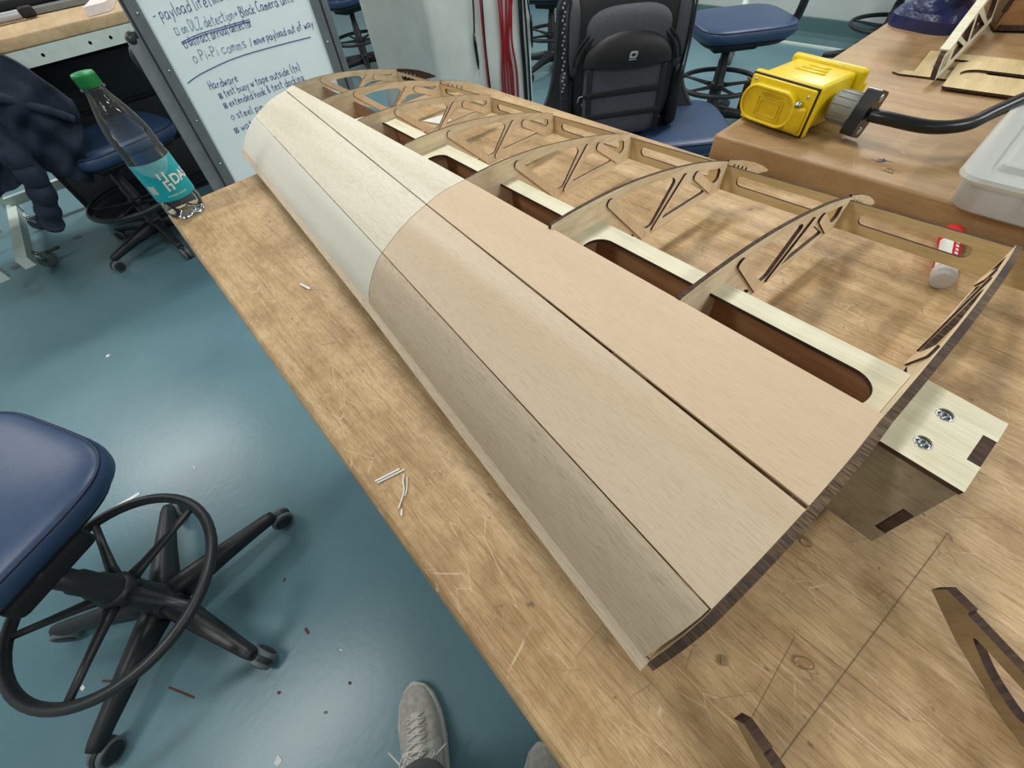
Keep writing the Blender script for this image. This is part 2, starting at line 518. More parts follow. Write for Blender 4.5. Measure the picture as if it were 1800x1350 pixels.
# ------------------------------------------------------------ room
RX0, RX1, RY0, RY1 = -3.2, 4.62, -4.0, 7.4
struct(MB().box(((RX0 + RX1) / 2, (RY0 + RY1) / 2, -0.05), (RX1 - RX0, RY1 - RY0, 0.1)).build('floor', M['floor']))
struct(MB().box(((RX0 + RX1) / 2, (RY0 + RY1) / 2, CEIL + 0.05), (RX1 - RX0, RY1 - RY0, 0.1)).build('ceiling', M['ceil']))
struct(MB().box((RX1 + 0.05, (RY0 + RY1) / 2, CEIL / 2), (0.1, RY1 - RY0, CEIL)).build('wall_right', M['wall']))
struct(MB().box((RX0 - 0.05, (RY0 + RY1) / 2, CEIL / 2), (0.1, RY1 - RY0, CEIL)).build('wall_left', M['wall']))
struct(MB().box(((RX0 + RX1) / 2, RY1 + 0.05, CEIL / 2), (RX1 - RX0 + 0.2, 0.1, CEIL)).build('wall_back', M['wall']))
struct(MB().box(((RX0 + RX1) / 2, RY0 - 0.05, CEIL / 2), (RX1 - RX0 + 0.2, 0.1, CEIL)).build('wall_front', M['wall']))
bb = MB()
prof = [(4.618, 0.0), (4.56, 0.0), (4.575, 0.012), (4.598, 0.03), (4.606, 0.06), (4.606, 0.146), (4.618, 0.15)]
bb.grid([[(x, y, z) for x, z in prof] for y in (RY0, RY1)], 0, False)
struct(bb.build('baseboard_right', M['teal']))
tag(MB().box((4.50, 1.5, 0.006), (0.03, 3.4, 0.012)).build('floor_strip', M['white_frame']), 'thin pale strip on the floor in front of the teal baseboard', 'floor strip')

for i, (x, y, pw, wh) in enumerate(FIXTURES):
    t = thing('ceiling_light', 'long white fluorescent ceiling fitting ' + wh, 'ceiling light', (x, y, CEIL), 0, 'ceiling lights')
    f = MB()
    f.box((0, 0, -0.02), (1.3, 0.36, 0.04))
    f.build('housing', M['white_frame'], t)
    MB().box((0, 0, -0.045), (1.22, 0.30, 0.01)).build('diffuser', M['lamp'], t)
    ld = bpy.data.lights.new('lamp', 'AREA')
    ld.shape = 'RECTANGLE'
    ld.size, ld.size_y = 1.2, 0.28
    ld.energy = pw
    ld.color = LAMP_COL
    link('lamp', ld, t, (0, 0, -0.06))

# ------------------------------------------------------------ near workbench
TZ = 0.86
TX0, TX1, TY0, TY1 = -0.031, 0.731, -1.05, 0.994
wb = thing('workbench', 'worn maple workbench the balsa wing lies on', 'workbench', (0.35, 0, 0))
t = MB().rbox(((TX0 + TX1) / 2 - 0.35, (TY0 + TY1) / 2, TZ - 0.0225), (TX1 - TX0, TY1 - TY0, 0.045), 0.011, 4)
t.build('tabletop', M['bench'], wb)
for sx in (TX0 + 0.12, TX1 - 0.06):
    for sy in (TY0 + 0.1, TY1 - 0.14):
        MB().box((sx - 0.35, sy, (TZ - 0.045) / 2), (0.05, 0.05, TZ - 0.045)).build('leg', M['white_frame'], wb)
    MB().box((sx - 0.35, (TY0 + TY1) / 2, TZ - 0.085), (0.04, TY1 - TY0 - 0.3, 0.07)).build('apron', M['white_frame'], wb)
def flat_line(name, pts, w, mat, parent, z):
    mb = MB()
    for a, b_ in zip(pts[:-1], pts[1:]):
        a, b2 = Vector(a), Vector(b_)
        d = (b2 - a).normalized(); n = Vector((-d.y, d.x)) * w / 2
        mb.add([(*(a + n), z), (*(a - n), z), (*(b2 - n), z), (*(b2 + n), z)], [(0, 1, 2, 3)])
    return mb.build(name, mat, parent)
off = lambda P: [(x - 0.35, y) for x, y in P]
flat_line('pencil_line', off([(0.30, -0.144), (0.060, -0.1215)]), 0.0006, M['pencil'], wb, TZ + 0.0003)
flat_line('pencil_line', off([(0.149, -0.095), (0.153, -0.168)]), 0.0004, M['pencil'], wb, TZ + 0.0003)
flat_line('pencil_line', off([(0.146, -0.098), (0.082, -0.101)]), 0.00035, M['pencil'], wb, TZ + 0.0003)
# ------------------------------------------------------------ second workbench (taller)
BZ = 0.892
b2 = thing('workbench', 'clean maple workbench standing taller behind the wing, with a yellow outlet box on it', 'workbench', (1.1, -0.5, 0))
MB().rbox((0.085, -0.03, BZ - 0.0275), (0.90, 1.74, 0.055), 0.005, 4).build('tabletop', M['bench2'], b2)
for sx in (-0.3, 0.45):
    for sy in (-0.8, 0.72):
        MB().box((sx, sy, (BZ - 0.055) / 2), (0.05, 0.05, BZ - 0.055)).build('leg', M['white_frame'], b2)
for k, (cx, cy) in enumerate(((0.793, 0.108), (0.770, 0.089))):
    pts = []
    rnd = random.Random(k + 3)
    for i in range(9):
        pts.append((cx - 1.1 + rnd.uniform(-0.008, 0.008), cy + 0.5 + rnd.uniform(-0.007, 0.007)))
    pts = [(cx - 1.1 - 0.004, cy + 0.5 + 0.012)] + pts + [(cx - 1.1 + 0.004, cy + 0.5 - 0.014)]
    flat_line('ink_scribble', pts, 0.0011, M['ink'] if k == 0 else M['pencil'], b2, BZ + 0.0003)

# ------------------------------------------------------------ the wing
K = 0.3355
LIFT = 0.0245
wing = thing('airplane_wing', 'half sheeted balsa and plywood model airplane wing lying on the workbench', 'model wing', (0.0401, -0.0326, TZ + LIFT), math.radians(-3.3))
P0 = [(.628, 0, .294), (.49, 0, .316), (.352, 0, .306), (.24, 0, .274), (.136, 0, .222), (.105, 0, .190), (.077, 0, .140), (.051, 0, .072), (.032, 0, .016)]
P3 = [(.626, 1.396, .268), (.53, 1.392, .266), (.445, 1.385, .253), (.335, 1.38, .222), (.226, 1.37, .172), (.185, 1.365, .142), (.15, 1.36, .106), (.12, 1.352, .066), (.10, 1.345, .018)]
PT = [(.662, 3.43, .174), (.63, 3.425, .171), (.60, 3.42, .164), (.48, 3.40, .146), (.347, 3.35, .108), (.30, 3.33, .088), (.25, 3.30, .062), (.20, 3.25, .032), (.165, 3.2, .006)]
def lerp3(a, b, t):
    return tuple(x + (y - x) * t for x, y in zip(a, b))
def wloc(p):
    return (p[0] * K, p[1] * K, p[2] * K)
def station(s, t, PA, PB):
    return lerp3(cat_rom(PA, s), cat_rom(PB, s), t)
def plank(name, PA, PB, sa, sb, mat, ta=0.0, tb=1.0, n=12, m=10):
    """sa, sb: (s0, s1) at the two ends"""
    th = 0.0065
    outer, inner = [], []
    for j in range(m + 1):
        t = ta + (tb - ta) * j / m
        ro, ri = [], []
        for i in range(n + 1):
            q = i / n
            s = (sa[0] + (sa[1] - sa[0]) * q) * (1 - t) + (sb[0] + (sb[1] - sb[0]) * q) * t
            p = station(s, t, PA, PB)
            e = 0.02
            pa, pb = station(max(0, s - e), t, PA, PB), station(min(8, s + e), t, PA, PB)
            du, dw = pb[0] - pa[0], pb[2] - pa[2]
            L = math.hypot(du, dw) or 1
            nrm = (dw / L, -du / L)      # outward = up and towards the nose
            if nrm[1] < 0 and abs(nrm[1]) > abs(nrm[0]):
                nrm = (-nrm[0], -nrm[1])
            if s > 4.5 and nrm[0] > 0:
                nrm = (-nrm[0], -nrm[1])
            ro.append(wloc(p))
            ri.append(wloc((p[0] - nrm[0] * th, p[1], p[2] - nrm[1] * th)))
        outer.append(ro); inner.append(ri)
    mb = MB()
    mb.grid(outer)
    mb.grid(inner)
    mb.grid([outer[0], inner[0]], 0, False)
    mb.grid([outer[-1], inner[-1]], 0, False)
    mb.grid([[r[0] for r in outer], [r[0] for r in inner]], 0, False)
    mb.grid([[r[-1] for r in outer], [r[-1] for r in inner]], 0, False)
    return mb.build(name, mat, wing)
plank('sheet_plank', P0, P3, (0.0, 1.968), (0.0, 1.98), M['balsa_pink'], 0.0, 0.9985)
plank('sheet_plank', P0, P3, (2.042, 3.985), (2.025, 3.985), M['balsa_mix'], 0.0, 0.9985)
P0C = P0[:5] + [(.105, .001, .190), (.077, .003, .140), (.051, .005, .072), (.032, .006, .016)]
plank('sheet_plank', P0C, P3, (4.03, 8.0), (4.02, 8.0), M['balsa_grey'], 0.002, 0.9985)
plank('sheet_plank', P3, PT, (0.0, 1.98), (0.0, 1.94), M['balsa_pale'], 0.0008, 1.0)
plank('sheet_plank', P3, PT, (2.02, 3.985), (2.04, 3.985), M['balsa_pale'], 0.0008, 1.0)
plank('sheet_plank', P3, PT, (4.015, 8.0), (4.02, 8.0), M['balsa_white'], 0.0008, 1.0)
# thin lath along the lower leading edge
mb = MB()
rows = []
for (u, v, w) in ((.034, -.002, .016), (.066, .67, .017), (.101, 1.345, .018), (.126, 2.0, .013), (.167, 3.2, .006)):
    rows.append([wloc(q) for q in ((u - .020, v, w - .006), (u + .004, v, w + .010), (u + .008, v, w + .004), (u - .016, v, w - .012))])
mb.grid(rows, 0, False, None, True)
mb.f += [(0, 1, 2, 3), tuple(len(mb.v) - 4 + i for i in range(4))]; mb.m += [0, 0]; mb.sm += [False, False]
mb.build('leading_edge_strip', M['balsa_grey'], wing)

ST = [0.0, .455, .921, 1.396, 1.90, 2.41, 2.92, 3.43]
HF = [.294, .291, .290, .268, .242, .216, .196, .175]
UF = [.628, .628, .622, .627, .646, .654, .662, .664]
UT = [1.69, 1.650, 1.610, 1.553, 1.523, 1.487, 1.442, 1.392]
WT = [.128, .127, .123, .124, .104, .096, .087, .078]
TOPC = [(0, 1.0), (.1, 1.012), (.2, 1.005), (.3, .985), (.4, .948), (.53, .875), (.65, .79), (.78, .685), (.9, .565), (1, .45)]
def top_w(i, t):
    for (a, fa), (b_, fb) in zip(TOPC[:-1], TOPC[1:]):
        if t <= b_ + 1e-9:
            f = fa + (fb - fa) * (t - a) / (b_ - a)
            break
    # blend so that the rear end hits WT
    end = WT[i] / HF[i]
    f = f + (end - 0.45) * max(0, (t - 0.5) / 0.5) ** 1.5
    return f * HF[i]
def fwd_profile(v, inset):
    if v <= 1.37:
        PA, PB, t = P0, P3, v / 1.37
    else:
        PA, PB, t = P3, PT, (v - 1.37) / 2.0
    t = min(t, 1.0)
    out = []
    for k in range(0, 33):
        p = station(8 - k * 0.25, t, PA, PB)
        out.append((p[0], p[2]))
    q = []
    for k, (u, w) in enumerate(out):
        a, b_ = out[max(0, k - 1)], out[min(len(out) - 1, k + 1)]
        du, dw = b_[0] - a[0], b_[1] - a[1]
        L = math.hypot(du, dw)
        q.append((u + dw / L * inset, w - du / L * inset))
    return q
RIBM = [('root_edge',)] + [('char',)] * 7
def stick(mb, p0, p1, w, y0, y1, n=5):
    a, b_ = Vector(p0), Vector(p1)
    d = (b_ - a).normalized(); nn = Vector((-d.y, d.x))
    pts = []
    for c, base in ((b_, 0), (a, PI)):
        for k in range(n + 1):
            q = base - PI / 2 + PI * k / n
            r = w / 2
            pts.append(c - d * (0 if False else 0) + d * math.cos(q) * r * (1 if base == 0 else 1) + nn * math.sin(q) * r)
    mb.plate([(p.x, p.y) for p in pts], [], lambda x, z, t: (x * K, t * K, z * K), y0, y1, 0, 1)
for i, v in enumerate(ST):
    th = 0.012 if i < 3 else 0.008
    y0, y1 = (-0.017, -0.001) if i == 0 else (v, v + th)
    hF, uF, uT, wT = HF[i], UF[i], UT[i], WT[i]
    Ls = uT - uF
    X = lambda t: uF + t * Ls
    fw = fwd_profile(max(0.0, v) if i < 7 else 3.3, 0.0 if i == 0 else 0.011)
    fw = [(u, max(w, 0.006)) for u, w in fw if u < uF - 0.004]
    if i == 7:
        fw = [(u, w) for u, w in fw if u > .60]
        fw = [(fw[0][0], .02)] + fw
    outer = list(fw)
    if i:
        outer.append((uF - 0.002, hF - 0.011))
    for k in range(0, 25):
        t = k / 24
        outer.append((X(t), top_w(i, t)))
    if i == 0:
        outer += [(X(1.04), wT * .80), (X(1.085), wT * .62), (X(1.09), wT * .5), (X(1.05), wT * .3)]
    outer += [(uT, 0.005), (X(.45), 0.002)]
    if 0 < i < 6:
        outer += [(.80, .003), (.80, -LIFT / K), (.72, -LIFT / K), (.72, .003)]
    outer += [(fw[0][0] + .03, 0.003)] if i < 7 else [(fw[0][0] + .02, .008)]
    fh = hF
    LC = 0.045      # lower chord height
    holes = []
    # left of the first diagonal
    holes.append(rpoly([(X(.245), fh * .62), (X(.245), LC), (X(.44), LC)], .02))
    # main window
    holes.append(rpoly([(X(.285), top_w(i, .285) - .042), (X(.4), top_w(i, .4) - .034), (X(.52), top_w(i, .52) - .030), (X(.615), top_w(i, .615) - .032), (X(.635), top_w(i, .635) - .05), (X(.535), LC), (X(.50), LC)], .012))
    # middle triangle
    holes.append(rpoly([(X(.59), LC), (X(.695), top_w(i, .695) - .07), (X(.74), top_w(i, .74) - .07), (X(.875), LC), ], .018))
    # rear window
    holes.append(rpoly([(X(.79), top_w(i, .79) - .035), (X(.955), top_w(i, .955) - .026), (X(.96), LC + .02), (X(.93), LC + .012)], .02))
    mb = MB()
    mb.plate(outer, holes, lambda x, z, t: (x * K, t * K, z * K), y0, y1, 0, 1)
    rib = mb.build('rib', [M['ply'], M[RIBM[i][0]]], wing)
    if i == 0:
        rib['label'] = 'dark charred root rib edge'
    sy0, sy1 = (y0 - .007, y0) if i else (y1, y1 + .006)
    for p0, p1, w in (((X(.262), fh * .87), (X(.485), .026), .030), ((X(.545), .030), (X(.685), top_w(i, .685) - .038), .022), ((X(.765), top_w(i, .765) - .045), (X(.915), .040), .032)):
        sm_ = MB()
        stick(sm_, p0, p1, w, sy0, sy1)
        sm_.build('brace_stick', [M['stick'], M['char']], rib)
# tails behind the trailing spar
for i, tip, mt in ((1, (1.815, .41, .052), 'ply'), (2, (1.785, .822, .055), 'ply'), (6, (1.60, 2.62, .062), 'ply'), (7, (1.535, 3.12, .056), 'char')):
    u0, v0, w0 = UT[i] + .012, ST[i] + .004, WT[i]
    dx, dy, dz = tip[0] - u0, tip[1] - v0, tip[2] - w0
    outer = [(0, 0), (.3, .012), (.6, .016), (.85, .010), (1, .0), (.96, -.008), (.75, -.026), (.5, -.046), (.3, -.056), (0, -.066)]
    holes = [[(a, -.048), (a + .05, -.045), (a + .075, -.012), (a + .045, -.008)] for a in (.1, .2, .3, .4)]
    mb = MB()
    mb.plate(outer, holes, lambda a, c, t, u0=u0, v0=v0, w0=w0, dx=dx, dy=dy, dz=dz: ((u0 + dx * a) * K, (v0 + dy * a + t) * K, (w0 + dz * a + c) * K), 0, .010)
    mb.build('rib_tail', [M[mt], M['char']], wing)

# box spar: slotted top plate, webs, floor
WS = lambda v: .226 - .0245 * v if v > 0 else .226
def sparplate(name, outer, holes, mats, w_of, th):
    mb = MB()
    mb.plate(outer, holes, lambda u, v, t: (u * K, v * K, (w_of(v) + t) * K), -th, 0.0)
    return mb.build(name, mats, wing)
SL = lambda v0, v1: rrect(.662, v0, .782, v1, .055, 8)
sparplate('spar_top_plate', [(.636, -.0), (.845, -.0), (.846, .9), (.846, 1.8), (.848, 2.55), (.70, 2.60), (.66, 2.52), (.648, 1.8), (.636, .9)],
          [SL(.03, .865), SL(1.0, 1.835), SL(1.97, 2.44)], [M['ply_y'], M['char']], WS, .010)
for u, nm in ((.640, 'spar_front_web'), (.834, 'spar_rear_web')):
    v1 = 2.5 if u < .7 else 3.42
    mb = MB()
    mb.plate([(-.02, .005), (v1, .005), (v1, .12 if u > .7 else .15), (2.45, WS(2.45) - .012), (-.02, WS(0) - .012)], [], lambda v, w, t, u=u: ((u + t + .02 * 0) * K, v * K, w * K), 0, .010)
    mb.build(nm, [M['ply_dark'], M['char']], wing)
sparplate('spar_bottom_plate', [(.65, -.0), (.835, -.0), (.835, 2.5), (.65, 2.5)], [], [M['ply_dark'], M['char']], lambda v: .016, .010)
# joiner box sticking out past the root rib
tp = MB()
slot = [(.706, -.144), (.782, -.144), (.782, -.1679), (.706, -.1679)]
ins = [[(cu + .0135 * math.cos(q), cv + .0135 * math.sin(q)) for q in [2 * PI * k / 20 for k in range(20)]] for cu, cv in ((.776, -.083), (.681, -.082))]
outer = [(.627, -.022), (.627, -.168), (.700, -.168), (.700, -.146), (.778, -.146), (.778, -.168), (.838, -.167), (.846, -.022)]
tp.plate(outer, ins, lambda u, v, t: (u * K, v * K, t * K), .222, .234)
jt = tp.build('joiner_top_plate', [M['ply_y'], M['char']], wing)
MB().box((.739 * K, -.157 * K, .226 * K), (.076 * K, .021 * K, .014 * K)).build('joint_tab', M['char'], jt)
for cu, cv in ((.776, -.083), (.681, -.082)):
    mb = MB()
    T_ = Matrix.Translation((cu * K, cv * K, .234 * K))
    mb.lathe([(.0046, .0004), (.0052, .0006), (.0052, -.001), (.0040, -.001), (.0036, -.0012), (.0040, -.0018), (.0036, -.0024), (.0040, -.003), (.0034, -.006), (.0001, -.006)], 20, 0, T_)
    mb.build('threaded_insert', M['chrome'], jt)
sd = MB()
sfn = lambda v, w, t: ((.630 - (.222 - w) * .19 + t) * K, v * K, w * K)
sd.plate([(-.022, .222), (-.166, .222), (-.166, .125), (-.144, .125), (-.144, .045), (-.166, .045), (-.166, .004), (-.022, .004)], [], sfn, 0, .010)
js = sd.build('joiner_side_plate', [M['ply_shaded'], M['char']], wing)
sd = MB(); sd.plate([(-.146, .121), (-.165, .121), (-.165, .049), (-.146, .049)], [], sfn, .001, .010)
sd.build('joint_tab', M['char'], js)
sd = MB(); sd.plate([(-.022, .222), (-.167, .222), (-.167, .004), (-.022, .004)], [], lambda v, w, t: ((.826 + t) * K, v * K, w * K), 0, .010)
sd.build('joiner_side_plate', [M['ply_shaded'], M['char']], wing)
MB().box((.73 * K, -.158 * K, .113 * K), (.20 * K, .012 * K, .20 * K)).build('joiner_end_plate', M['char'], wing)
# trailing spar with a slot in each bay
uTE = lambda v: 1.690 - .0875 * v + .003
hTE = lambda v: .118 - .0150 * v if v > 0 else .118
outer = [(-.46, .004), (3.44, .004)] + [(3.44 - 3.9 * k / 20, hTE(3.44 - 3.9 * k / 20)) for k in range(21)]
holes = [rrect(-.40, .042, -.07, .085, .022, 6)]
for a, b_ in zip(ST[:-1], ST[1:]):
    hh = hTE((a + b_) / 2)
    holes.append(rrect(a + .07, hh * .36, b_ - .055, hh * .74, .02, 6))
mb = MB()
mb.plate(outer, holes, lambda v, w, t: ((uTE(v) + t) * K, v * K, w * K), 0, .009)
mb.build('trailing_spar', [M['ply_te'], M['char']], wing)

# ------------------------------------------------------------ loose things on the near bench
def flat_thing(name, pts, h, mat, label, cat, z, group=None):
    cx = sum(p[0] for p in pts) / len(pts); cy = sum(p[1] for p in pts) / len(pts)
    mb = MB()
    mb.plate([(p[0] - cx, p[1] - cy) for p in pts], [], lambda a, c, t: (a, c, t), 0, h, 0, 0)
    return tag(mb.build(name, mat, None, (cx, cy, z)), label, cat, group)
def strip_pts(a, b_, w):
    a, b2 = Vector(a), Vector(b_)
    d = (b2 - a).normalized(); n = Vector((-d.y, d.x)) * w / 2
    return [tuple(a + n), tuple(a - n), tuple(b2 - n), tuple(b2 + n)]
TT = TZ + 0.0006
flat_thing('plastic_sliver', strip_pts((-0.017, 0.2265), (0.0075, 0.2205), 0.0016), .0012, M['paper'], 'straight white plastic sliver, upper of two lying side by side near the bench edge', 'scrap', TT)
flat_thing('plastic_sliver', strip_pts((-0.0165, 0.2235), (0.011, 0.2165), 0.0014), .0012, M['paper'], 'straight white plastic sliver, lower of two lying side by side near the bench edge', 'scrap', TT)
def curl(name, pts, r, mat, label, cat, z):
    c = pts[0]
    mb = MB().tube(smooth_path([(p[0] - c[0], p[1] - c[1], r) for p in pts], 5), r, 6)
    return tag(mb.build(name, mat, None, (c[0], c[1], z)), label, cat)
curl('plastic_curl', [(0.0075, 0.212), (0.003, 0.207), (-0.001, 0.199), (-0.006, 0.194), (-0.015, 0.187)], .0009, M['paper'], 'curled white plastic thread hooked beside the straight slivers', 'scrap', TT)
curl('plastic_curl', [(0.0085, 0.2085), (0.002, 0.1985), (-0.004, 0.193)], .0007, M['paper'], 'fine white thread lying against the curled white shaving', 'scrap', TT)
flat_thing('plastic_sliver', strip_pts((-0.013, 0.1845), (-0.0165, 0.1795), 0.0016), .0012, M['paper'], 'tiny white sliver nearest the wing below the curled threads', 'scrap', TT)
flat_thing('wood_chip', strip_pts((0.061, 0.574), (0.066, 0.552), 0.003), .0015, M['paper'], 'pale wood splinter on the bench left of the far wing panel', 'scrap', TT)
flat_thing('wood_chip', strip_pts((0.0985, -0.070), (0.0935, -0.073), 0.0035), .002, M['ply_loose'], 'small brown wood chip on the bench beside the wing nose', 'scrap', TT)
flat_thing('paper_scrap', [(0.505, 0.90), (0.555, 0.885), (0.545, 0.845), (0.52, 0.85)], .002, M['paper'], 'white paper scrap seen through the far ribs', 'scrap', TT)
mb = MB(); mb.ell((0, 0, 0), (.0038, .0062, .0014), 20, 10)
tag(mb.build('glue_drop', M['glue'], None, (0.135, -0.109, TT + .001), (0, 0, 0.5)), 'clear glue droplet on the bench in front of the wing root', 'glue drop')
mb = MB(); mb.ell((0, 0, 0), (.0035, .004, .0018), 14, 8)
tag(mb.build('glue_drop', M['glue'], None, (0.215, -0.073, TT + .001)), 'small shiny glue bead beside the joiner box', 'glue drop')

# glue stick lying on the bench, axis along +x
gs = thing('glue_stick', 'red and white glue stick lying behind the trailing spar', 'glue stick', (0.600, -0.040, TZ + 0.0115), math.radians(12))
RX = Matrix.Rotation(PI / 2, 4, 'Y')
MB().lathe([(.0001, -.001), (.009, -.001), (.0112, .0), (.0115, .002), (.0115, .018), (.0105, .019)], 28, 0, RX).build('base_cap', clear_mat('frosted_cap', (.9, .9, .9, 1), .25, 1.4, milky=(lin(222, 220, 218), .75)), gs)
bd = MB().lathe([(.0104, .018), (.0108, .019), (.0108, .082), (.0104, .083)], 28, 0, RX).build('barrel', M['label_red'], gs)
MB().lathe([(.01092, .020), (.01092, .080)], 10, 0, RX, True, math.radians(100), math.radians(172)).build('label_panel', M['label_white'], bd)
lm = MB()
rnd = random.Random(4)
for k in range(5):
    z0 = .034 + k * .008
    lm.lathe([(.01096, z0), (.01096, z0 + .005)], 4, 0, RX, True, math.radians(188 + rnd.uniform(-5, 5)), math.radians(204))
lm.build('label_script', M['label_white'], bd)
MB().lathe([(.0108, .083), (.0116, .084), (.0118, .106), (.0108, .109), (.0001, .109)], 28, 0, RX).build('lid', M['red_pl'], gs)

# water bottle
bot = thing('water_bottle', 'clear water bottle with green cap and teal label at the bench corner', 'bottle', (0.004, 0.946, TZ))
n = 40
rows = []
def petal(a, z):
    k = max(0.0, 1 - z / .022)
    return 1 - .16 * k * (0.5 + 0.5 * math.cos(5 * a + .4)) ** 3
PROF = [(.012, .006), (.020, .0015), (.026, .0), (.0305, .004), (.0322, .012), (.0325, .024), (.0312, .030), (.0325, .035), (.0325, .098), (.0310, .102), (.0318, .106), (.0305, .112), (.0315, .117), (.0305, .124), (.0312, .130), (.0295, .142), (.0255, .158), (.0195, .175), (.0150, .186), (.0135, .192), (.0132, .197)]
for r, z in PROF:
    rows.append([(r * petal(2 * PI * k / n, z) * math.cos(2 * PI * k / n), r * petal(2 * PI * k / n, z) * math.sin(2 * PI * k / n), z + (.004 * (1 - petal(2 * PI * k / n, z)) / .16 if z < .02 else 0)) for k in range(n)])
mb = MB().grid(rows, 0, True, None, True)
mb.lathe([(.0001, .007), (.012, .006)], n)
mb.build('body', M['pet'], bot)
MB().lathe([(.0132, .1935), (.0165, .194), (.0165, .1955), (.0132, .196)], 32).build('neck_ring', M['pet'], bot)
mb = MB()
mb.lathe([(.0142, .197), (.0150, .1975), (.0150, .2115), (.0142, .2135), (.0001, .2137)], 36)
cap = mb.build('cap', M['green'], bot)
mb = MB()
for k in range(36):
    q = 2 * PI * k / 36
    mb.box((.0151 * math.cos(q), .0151 * math.sin(q), .2045), (.0008, .0008, .012), 0)
mb.build('cap_ribs', M['green'], cap)
# view direction of the label front: towards the camera
fa = math.atan2(-0.946, -0.004)
A = lambda d: fa + math.radians(d)
RL = .0328
lab = MB().lathe([(RL, .036), (RL, .097)], 40, 0, None, True, A(-75), A(125)).build('label', M['teal_label'], bot)
MB().lathe([(RL, .036), (RL, .097)], 40, 0, None, True, A(125), A(285)).build('label_back', M['navy_label'], lab)
mb = MB()
for k in range(25):
    a0_, a1_ = -60 + 5.4 * k, -60 + 5.4 * (k + 1)
    lo = lambda d: .0965 - .022 * max(0.0, 1 - ((d + 5) / 55) ** 2) if abs(d + 5) < 55 else .0965
    r = RL + .0002
    mb.add([(r * math.cos(A(a0_)), r * math.sin(A(a0_)), lo(a0_)), (r * math.cos(A(a1_)), r * math.sin(A(a1_)), lo(a1_)), (r * math.cos(A(a1_)), r * math.sin(A(a1_)), .0972), (r * math.cos(A(a0_)), r * math.sin(A(a0_)), .0972)], [(0, 1, 2, 3)], 0, True)
mb.build('label_clear_arc', M['teal_pale'], lab)
def wrap_text(txt, size, a_deg, z, mat, parent, name, adv=1.0, bold=.0):
    cu = bpy.data.curves.new(name, 'FONT')
    cu.body = txt
    cu.size = size
    cu.offset = bold
    cu.space_character = adv
    cu.resolution_u = 3
    tmp = bpy.data.objects.new(name, cu)
    COL.objects.link(tmp)
    bpy.context.view_layer.update()
    me = bpy.data.meshes.new_from_object(tmp.evaluated_get(bpy.context.evaluated_depsgraph_get()))
    bpy.data.objects.remove(tmp)
    bm = bmesh.new(); bm.from_mesh(me)
    bmesh.ops.triangulate(bm, faces=bm.faces)
    bmesh.ops.subdivide_edges(bm, edges=bm.edges[:], cuts=2, use_grid_fill=True)
    r = RL + .0004
    for v in bm.verts:
        q = A(a_deg) + v.co.x / r
        v.co = Vector((r * math.cos(q), r * math.sin(q), z + v.co.y))
    bm.to_mesh(me); bm.free()
    me.materials.clear(); me.materials.append(mat)
    return link(name, me, parent)
wrap_text('DASANI', .0215, 13, .0585, M['label_white'], lab, 'label_text', .95, .0005)
wrap_text('PURIFIED WATER', .0042, -22, .0425, M['label_white'], lab, 'label_small_text')
# stacked hook emblem left of the word
def wrap_poly(pts2, a_deg, z, mat, parent, name):
    mb = MB()
    r = RL + .0004
    for pl in pts2:
        tris = geometry.tessellate_polygon([[Vector((p[0], p[1], 0)) for p in pl]])
        mb.add([(r * math.cos(A(a_deg) + p[0] / r), r * math.sin(A(a_deg) + p[0] / r), z + p[1]) for p in pl], [tuple(t_) for t_ in tris])
    return mb.build(name, mat, parent)
bar = lambda x0, y0, x1, y1: [(x0, y0), (x1, y0), (x1, y1), (x0, y1)]
wrap_poly([bar(0, .0205, .003, .0305), bar(0, .0275, .0115, .0305), bar(.0085, .0165, .0115, .0305), bar(.003, .0145, .0115, .0175),
           bar(.001, .001, .004, .0175), bar(.001, .001, .0125, .004), bar(.0095, .001, .0125, .0115), bar(.006, .0088, .0125, .0115)], -12, .0505, M['label_white'], lab, 'label_emblem')
mb = MB()
for k in range(9):
    a_ = -62 + k * 2.6
    r = RL + .0004
    mb.add([(r * math.cos(A(a_)), r * math.sin(A(a_)), .050), (r * math.cos(A(a_ + 1.5)), r * math.sin(A(a_ + 1.5)), .050), (r * math.cos(A(a_ + 1.5)), r * math.sin(A(a_ + 1.5)), .064), (r * math.cos(A(a_)), r * math.sin(A(a_)), .064)], [(0, 1, 2, 3)])
mb.build('barcode', M['label_white'], lab)

# loose plywood rib halves standing on edge at the right
def loose_rib(label, loc, rz, L, lean=0.0):
    t = thing('loose_rib', label, 'wing rib', loc, rz, 'loose ribs at the bench corner')
    outer = [(0, .022), (.002, .034), (.016, .037), (.017, .0345), (.035, .037), (.06, .041), (.12, .050), (L, .060), (L, .0), (.075, .0), (.03, .010)]
    holes = [rpoly([(.026, .026), (.05, .014), (.075, .010), (.082, .034), (.06, .031)], .008),
             rpoly([(.098, .012), (L - .03, .012), (L - .03, .046), (.105, .038)], .012)]
    mb = MB()
    c, s_ = math.cos(lean), math.sin(lean)
    mb.plate(outer, holes, lambda a, z, q: (a, q * c + z * s_, z * c - q * s_ + .0002), -.0032, .0032)
    mb.build('rib_web', [M['ply_loose'], M['char']], t)
    return t
loose_rib('tan plywood rib with a long slot standing on edge at the right of the bench', (0.234, -0.142, TZ), math.radians(-119), .2)
loose_rib('dark plywood rib standing on edge at the bottom of the view', (0.0715, -0.0885, TZ), math.radians(-106), .2)

# ------------------------------------------------------------ things on the second bench
yb = thing('outlet_box', 'yellow rubber portable outlet box with flip covers', 'outlet box', (0.853, 0.272, BZ), math.radians(-11))
